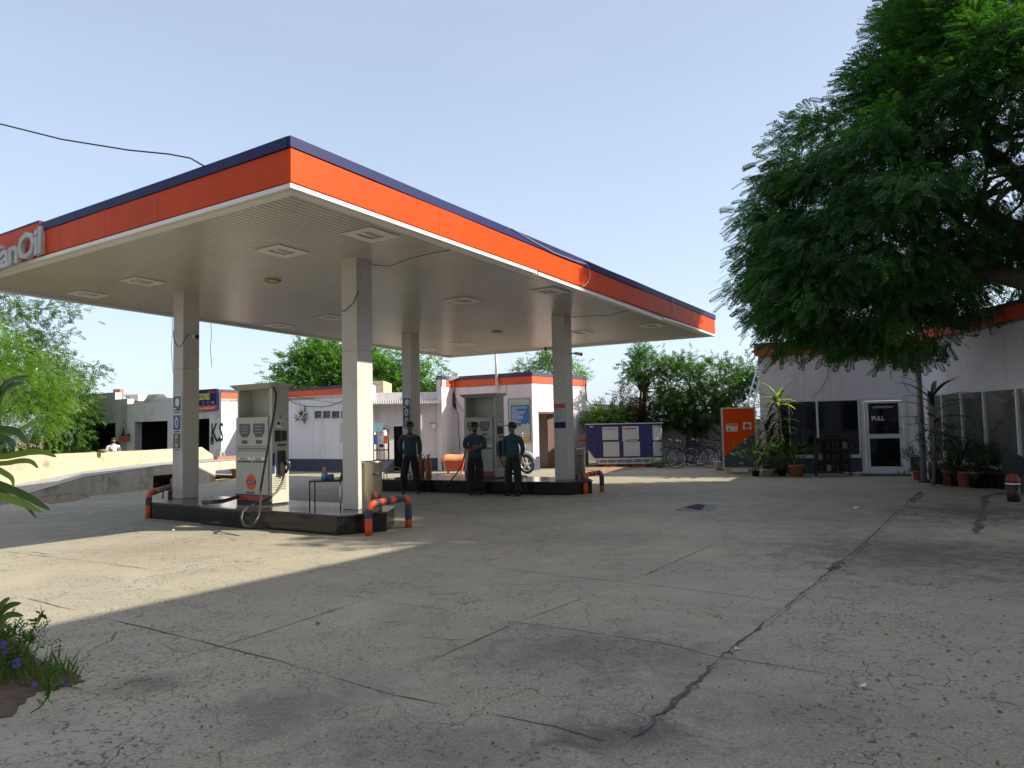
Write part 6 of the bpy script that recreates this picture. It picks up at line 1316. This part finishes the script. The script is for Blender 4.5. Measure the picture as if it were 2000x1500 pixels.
def potted(P, pr, ph, label, m='bush', fol='palmleaf', h=.6, w=.35, pm='terra', kind='bush', n=26, name='potted_plant', group=None):
    e = empty(name, P, label, 'potted plant', group); b = B(Matrix.Translation(V(P))); b.lathe([(pr*.7, 0), (pr*.95, ph*.88), (pr*1.06, ph*.88), (pr*1.06, ph), (pr*.9, ph), (pr*.85, ph-.04), (0, ph-.04)], n=20); b.o('pot', pm, e)
    rs = np.random.RandomState(r.randrange(9999)); c = np.array(P)+[0, 0, ph]
    if kind == 'rosette': b = B(); rosette(b, V(c), n, h, w*.12, r, 1.1, 1.25); b.o('leaves', fol, e)
    else:
        C = c+rs.normal(0, 1, (n*4, 3))*[w*.5, w*.4, h*.28]+[0, 0, h*.5]; D = (C-c)*[1, 1, .8]+rs.normal(0, .25, C.shape); leafmesh('leaves', C, D, rs.uniform(.14, .26, len(C)), SPn if kind == 'bush' else FRs, fol, e, rs)
        b = B(); limbs(b, V(c), [C[i] for i in range(0, len(C), 12)], .012, r, wob=.05); b.o('stems', 'bark', e)
G0 = lambda px, py: G(px, py)
potted(G0(1502, 930), .17, .2, 'leafy plant in a pale pot right of the gas cabinet', fol='bush', h=.75, w=.65, pm='potwhite', n=30)
potted(G0(1556, 931), .21, .32, 'bushy ferny plant in a large terracotta pot left of the display rack', fol='bush', h=.6, w=.85, kind='fern', n=34)
potted(G0(1527, 929), .14, .2, 'leafy plant in a dark pot between the pale and terracotta pots', fol='bush', h=.6, w=.6, pm='black', n=26)
potted(G0(1476, 930), .12, .15, 'thin twiggy plant in front of the right edge of the gas cabinet', fol='bush', h=.7, w=.5, pm='black', n=10)
potted(G0(1794, 937), .13, .22, 'potted plant behind the foot of the grey pole', fol='palmleaf', h=.55, w=.35, n=12)
for k, (px, py, hh, kd, nm) in enumerate(((1830, 945, .95, 'bush', 'tall bushy potted plant just right of the grey pole'), (1857, 948, .7, 'rosette', 'first terracotta pot from the pole with long arching leaves'), (1885, 951, .85, 'bush', 'second terracotta pot from the pole with a dark bushy plant'),
                                      (1913, 952, .55, 'rosette', 'third terracotta pot from the pole with dark strap leaves'), (1940, 953, .45, 'bush', 'potted small leaved shrub left of the black disc'), (1962, 955, .4, 'bush', 'rightmost potted shrub below the black disc'))):
    potted(G0(px, py), .17, .34, nm, fol='palmleaf', h=hh, w=.6, kind=kd, n=24, pm='terra' if k in (1, 2, 3) else 'maroonbox', group='potted plants under the wing windows')
potted(P2(1868, 900, 16.4)*1-V((0, 0, P2(1868, 900, 16.4).z)), .16, .3, 'tall dark palm plant in the second row under the wing windows', fol='palmleaf', h=1.0, w=.8, kind='rosette', n=22, pm='black')
potted(P2(1905, 900, 15.9)*1-V((0, 0, P2(1905, 900, 15.9).z)), .16, .3, 'dark leafy plant in the second row below the widest pane', fol='palmleaf', h=.7, w=.8, n=30, pm='black')
potted(G0(1288, 914), .1, .08, 'small weed growing at the right end of the generator skid', fol='bush', h=.25, w=.45, n=14, pm='soil', name='weed')
# big strap leaved plant close at the left edge: leaves follow their real arcs about 3 m away
e = empty('strap_plant', (-2.45, 3.3, 0), 'close plant with long arching green strap leaves at the left edge', 'plant')
b = B(); b.tube([(-2.45, 3.3, 0), (-2.42, 3.25, .6), (-2.38, 3.2, 1.35)], [.05, .04, .035], 10); b.o('stem', 'barkpale', e)
def strap(pts, y0, y1, w, m, ys=None):
    P = []; n = len(pts)
    for i, p in enumerate(pts): P.append(P2(p[0], p[1], y0+(y1-y0)*i/(n-1)))
    Q = []
    for i in range(n-1):
        for k in range(4):
            t = k/4; a = P[max(i-1, 0)]; c = P[i]; d = P[i+1]; f = P[min(i+2, n-1)]
            Q.append(.5*((2*c)+(-a+d)*t+(2*a-5*c+4*d-f)*t*t+(-a+3*c-3*d+f)*t**3))
    Q.append(P[-1]); vs = []; N_ = len(Q)
    for i, q in enumerate(Q):
        t = i/(N_-1); ww = w*(math.sin(math.pi*(.12+.86*t))**.7)*(1 if i < N_-1 else .02); tg = (Q[min(i+1, N_-1)]-Q[max(i-1, 0)]).normalized(); sd = tg.cross(V((0, -.92, .35))).normalized()
        vs += [q-sd*ww/2+V((0, -.12*ww, 0)), q, q+sd*ww/2+V((0, -.12*ww, 0))]
    b = B(); b.smooth = True; b.add(vs, [(3*i+j, 3*i+j+1, 3*i+j+4, 3*i+j+3) for i in range(N_-1) for j in (0, 1)]); b.o('leaf', m, e)
for pts, w, m in (([(-70, 860), (-20, 830), (0, 765), (25, 742), (58, 735)], .070, 'strapdark'), ([(-80, 870), (-30, 840), (0, 780), (20, 755), (45, 748)], .085, 'strapdark'), ([(-60, 880), (-15, 835), (5, 800), (22, 780), (36, 774)], .05, 'strap'),
                  ([(-80, 870), (0, 850), (35, 842), (62, 828), (86, 818)], .055, 'strap'), ([(-80, 850), (0, 838), (30, 842), (48, 858), (57, 868)], .055, 'strapdark'), ([(-90, 880), (0, 858), (22, 862), (32, 870)], .05, 'strapdark'),
                  ([(-90, 890), (0, 892), (35, 887), (65, 882), (90, 884), (111, 893)], .058, 'strap'), ([(-90, 900), (0, 905), (40, 900), (62, 902), (75, 915)], .045, 'strap'), ([(-90, 890), (-20, 910), (8, 923), (24, 935), (27, 952)], .045, 'strap'),
                  ([(-90, 880), (-20, 935), (15, 952), (55, 970), (80, 985), (98, 996)], .060, 'strapdark'), ([(-90, 890), (-20, 960), (15, 972), (50, 985), (85, 1002)], .065, 'strap'), ([(-90, 900), (30, 975), (55, 992), (72, 1014)], .03, 'strapdark'),
                  ([(-80, 850), (-20, 800), (-2, 745), (6, 738)], .05, 'strapdark'), ([(-90, 880), (-10, 875), (15, 870)], .05, 'strapdark'), ([(-90, 860), (-10, 850), (20, 866), (30, 880)], .035, 'strapdark')):
    strap(pts, 3.15, 2.95, w*.52, m)
# weeds and flowers at the lower left
e = empty('flower_bush', G(-10, 1330), 'leafy bush with small violet flowers at the lower left corner', 'bush')
rs = np.random.RandomState(8); n = 230; c = np.array(G(-15, 1330)); C = c+rs.normal(0, 1, (n, 3))*[.085, .10, .075]+[-.03, .05, .15]; k = C[:, 2] > .03; C = C[k]; D = (C-c)+rs.normal(0, .12, C.shape); leafmesh('leaves', C, D, rs.uniform(.07, .13, len(C)), SPn, 'bush', e, rs)
b = B(); limbs(b, V(c), [C[i] for i in range(0, len(C), 8)], .005, r, wob=.04, n=5); b.o('stems', 'bark', e)
def flower(P, s, par, **kw):
    b = B()
    for k in range(5): a = 2*math.pi*k/5; d = V((math.cos(a), -.35, math.sin(a))); q = V((-math.sin(a), 0, math.cos(a))); P_ = V(P); b.quad(P_, P_+d*s*.6+q*s*.35, P_+d*s, P_+d*s*.6-q*s*.35)
    return b.o('flower', 'violet', par, **kw)
for (x, y) in ((5, 1262), (12, 1272), (35, 1288), (30, 1300), (-5, 1290), (38, 1296), (8, 1254)): flower(P2(x, y, 4.35), .018, e)
e = empty('dark_strap_plant', G(-30, 1330), 'dark narrow leaves arching above the flower bush at the left edge', 'plant')
def strap2(pts, y, w): strap([(p[0], p[1]) for p in pts], y, y-.1, w, 'strapdark')
for pts in ([(-60, 1300), (-20, 1220), (5, 1180), (20, 1168)], [(-60, 1310), (-10, 1215), (15, 1185), (42, 1178)], [(-60, 1310), (-10, 1240), (15, 1202), (47, 1203)], [(-50, 1300), (-10, 1230), (18, 1224)]): strap2(pts, 4.2, .045)
def twig(name, pts, y, label, nleaf, ls, m='bush', fl=()):
    P = [P2(x, yy, y-.02*i) for i, (x, yy) in enumerate(pts)]; P[0].z = max(0, P[0].z) if P[0].z < .08 else P[0].z; e = empty(name, P[0], label, 'weed'); b = B(); b.tube(P, .0035, 5); b.o('stem', 'bush', e)
    rs = np.random.RandomState(len(pts)+nleaf); C = []
    for i in range(nleaf): k = rs.randint(1, len(P)); C.append(np.array(P[k-1].lerp(P[k], rs.uniform(0, 1))))
    C = np.array(C); D = rs.normal(0, 1, C.shape)+[0, 0, .5]; leafmesh('leaves', C, D, rs.uniform(.7, 1.3, nleaf)*ls, [leaf(0, 0, 0, 0, 1, .5, -.1, .05)], m, e, rs)
    for q in fl: flower(P2(*q, y-.05), .018, e)
twig('weed', [(45, 1285), (55, 1262), (62, 1238), (70, 1215), (78, 1200), (84, 1198)], 4.5, 'thin weed stem rising above the flower bush', 34, .05, 'bush')
twig('weed', [(60, 1392), (80, 1380), (92, 1362), (96, 1345), (93, 1325), (100, 1315)], 4.0, 'bent seedling with a violet flower on the bare ground', 12, .075, 'bush', ((69, 1334), (131, 1333)))
twig('weed', [(96, 1345), (105, 1343), (118, 1340), (131, 1333)], 4.0, 'side shoot of the seedling reaching right', 3, .05)
rs = np.random.RandomState(5); n = 420; C = np.array([np.array(G(rs.uniform(-40, 150), rs.uniform(1285, 1345), .01)) for _ in range(n)]); q = np.array([pix(c) for c in C]); k = (q[:, 0]-75)*.2+1285 < q[:, 1]; C = C[k]
D = rs.normal(0, .45, C.shape)+[0, 0, 1.]; leafmesh('grass', C, D, rs.uniform(.05, .16, len(C)), [leaf(0, 0, 0, 0, 1, .09)], 'grass', None, rs, kind='stuff')
# litter: leaves, pebbles, petals
rs = np.random.RandomState(77); n = 340
def scatter(name, n, box, s0, s1, m, seed, zz=.004):
    rs = np.random.RandomState(seed); C = np.array([np.array(G(rs.uniform(box[0], box[1]), rs.uniform(box[2], box[3]), zz)) for _ in range(n)]); D = rs.normal(0, 1, C.shape)*[1, 1, .12]
    return leafmesh(name, C, D, rs.uniform(s0, s1, n), [leaf(0, 0, 0, 0, 1, .45, .12, .06)], m, None, rs, .25, kind='stuff')
scatter('fallen_leaves', 150, (0, 420, 1240, 1500), .012, .035, 'deadleaf', 1); scatter('fallen_leaves', 70, (1650, 2000, 1050, 1500), .015, .05, 'deadleaf', 2); scatter('fallen_leaves', 90, (60, 1900, 1000, 1400), .012, .035, 'deadleaf', 3)
rs = np.random.RandomState(6); b = B()
for k in range(260):
    p = G(rs.uniform(150, 2000), rs.uniform(1180, 1500)) if k < 330 else G(rs.normal(1240, 60), rs.normal(1440, 30)) if k < 450 else G(rs.normal(230, 60), rs.normal(1340, 16)); s_ = rs.uniform(.002, .006); b.ball((p.x, p.y, s_*.4), s_, 6, (rs.uniform(.8, 1.5), 1, .6))
b.o('gravel', 'joint', kind='stuff')
p = G(621, 1223); flower(V((p.x, p.y, .02)), .02, None, label='fallen violet flower on the forecourt concrete', cat='flower')
for (x, y), s_, l_ in (((117, 1268), .05, 'white scrap of litter near the flower bush'), ((1671, 995), .06, 'crumpled white paper ball on the forecourt near the office'), ((1690, 1345), .03, 'small white scrap on the concrete at the lower right'), ((1440, 1270), .025, 'tiny white scrap beside the long crack'), ((340, 1037), .03, 'flat pale scrap on the sunlit concrete')):
    p = G(x, y); b = B(); rq = random.Random(x); vs = [(p.x+rq.uniform(-1, 1)*s_, p.y+rq.uniform(-1, 1)*s_, .004+rq.uniform(0, .8)*s_) for _ in range(8)]; bm = bmesh.new(); [bm.verts.new(v) for v in vs]; bmesh.ops.convex_hull(bm, input=bm.verts); me = bpy.data.meshes.new('litter'); bm.to_mesh(me); bm.free(); me.materials.append(M['litter'])
    o = bpy.data.objects.new('litter', me); COL.objects.link(o); setp(o, l_, 'litter')

# ------------------------------------------------------------------ light
HZ0, MD, ZN, HMIX, HCOL = .69, .545, .80, .42, (5.5, 6.5, 8.0, 1)
S_, M_ = 1.2, .65
sd = (-e2*S_+e1*M_+V((0, 0, 1))).normalized()
ELV = math.asin(sd.z); AZ = math.atan2(sd.x, sd.y)
sun = bpy.data.objects.new('sun', bpy.data.lights.new('sun', 'SUN')); COL.objects.link(sun); sun.data.energy = 4.7; sun.data.angle = math.radians(.6); sun.data.color = (1, .92, .76)
sun.rotation_mode = 'QUATERNION'; sun.rotation_quaternion = sd.to_track_quat('Z', 'Y')
w = bpy.data.worlds.new('World'); SC.world = w; w.use_nodes = True; nt = w.node_tree; bg = nt.nodes['Background']
sk = nt.nodes.new('ShaderNodeTexSky'); sk.sky_type = 'NISHITA'; sk.sun_disc = False; sk.sun_elevation = ELV; sk.sun_rotation = AZ; sk.air_density = 1.0; sk.dust_density = 2.2; sk.ozone_density = 1.2; sk.altitude = 200
tcw = nt.nodes.new('ShaderNodeTexCoord'); sx_ = nt.nodes.new('ShaderNodeSeparateXYZ'); nt.links.new(tcw.outputs['Generated'], sx_.inputs[0])
rp = nt.nodes.new('ShaderNodeValToRGB'); nt.links.new(sx_.outputs['Z'], rp.inputs['Fac'])     # hand-tuned sky brightness by elevation, tinted warm overhead to warm the fill light
rp.color_ramp.elements[0].position = 0; rp.color_ramp.elements[0].color = (HZ0, HZ0, HZ0, 1); rp.color_ramp.elements[1].position = 1; rp.color_ramp.elements[1].color = (ZN*1.10, ZN*.97, ZN*.86, 1)
el = rp.color_ramp.elements.new(.5); el.color = (MD, MD, MD, 1)
hz = nt.nodes.new('ShaderNodeMix'); hz.data_type = 'RGBA'; hz.inputs['Factor'].default_value = HMIX; hz.inputs['B'].default_value = HCOL
nt.links.new(sk.outputs[0], hz.inputs['A'])
ml = nt.nodes.new('ShaderNodeMix'); ml.data_type = 'RGBA'; ml.blend_type = 'MULTIPLY'; ml.inputs['Factor'].default_value = 1; ml.clamp_result = False
nz = nt.nodes.new('ShaderNodeTexNoise'); nz.inputs['Scale'].default_value = 1.6; nz.inputs['Detail'].default_value = 5; nz.inputs['Roughness'].default_value = .6
mz = nt.nodes.new('ShaderNodeMapping'); mz.inputs['Scale'].default_value = (1, 1, 3.5); nt.links.new(tcw.outputs['Generated'], mz.inputs[0]); nt.links.new(mz.outputs[0], nz.inputs['Vector'])
rz = nt.nodes.new('ShaderNodeMapRange'); rz.inputs['From Min'].default_value = .35; rz.inputs['From Max'].default_value = .7; rz.inputs['To Max'].default_value = .05; nt.links.new(nz.outputs['Fac'], rz.inputs['Value'])
h2 = nt.nodes.new('ShaderNodeMix'); h2.data_type = 'RGBA'; nt.links.new(rz.outputs[0], h2.inputs['Factor']); h2.inputs['B'].default_value = (7.4, 7.7, 8.2, 1); nt.links.new(hz.outputs['Result'], h2.inputs['A']); hz = h2
nt.links.new(hz.outputs['Result'], ml.inputs['A']); nt.links.new(rp.outputs['Color'], ml.inputs['B']); nt.links.new(ml.outputs['Result'], bg.inputs[0]); bg.inputs[1].default_value = .15
vs_ = SC.view_settings; vs_.view_transform = 'Standard'; vs_.look = 'None'; vs_.gamma = 1; vs_.exposure = .94
SC.cycles.max_bounces = 8; SC.cycles.transparent_max_bounces = 8
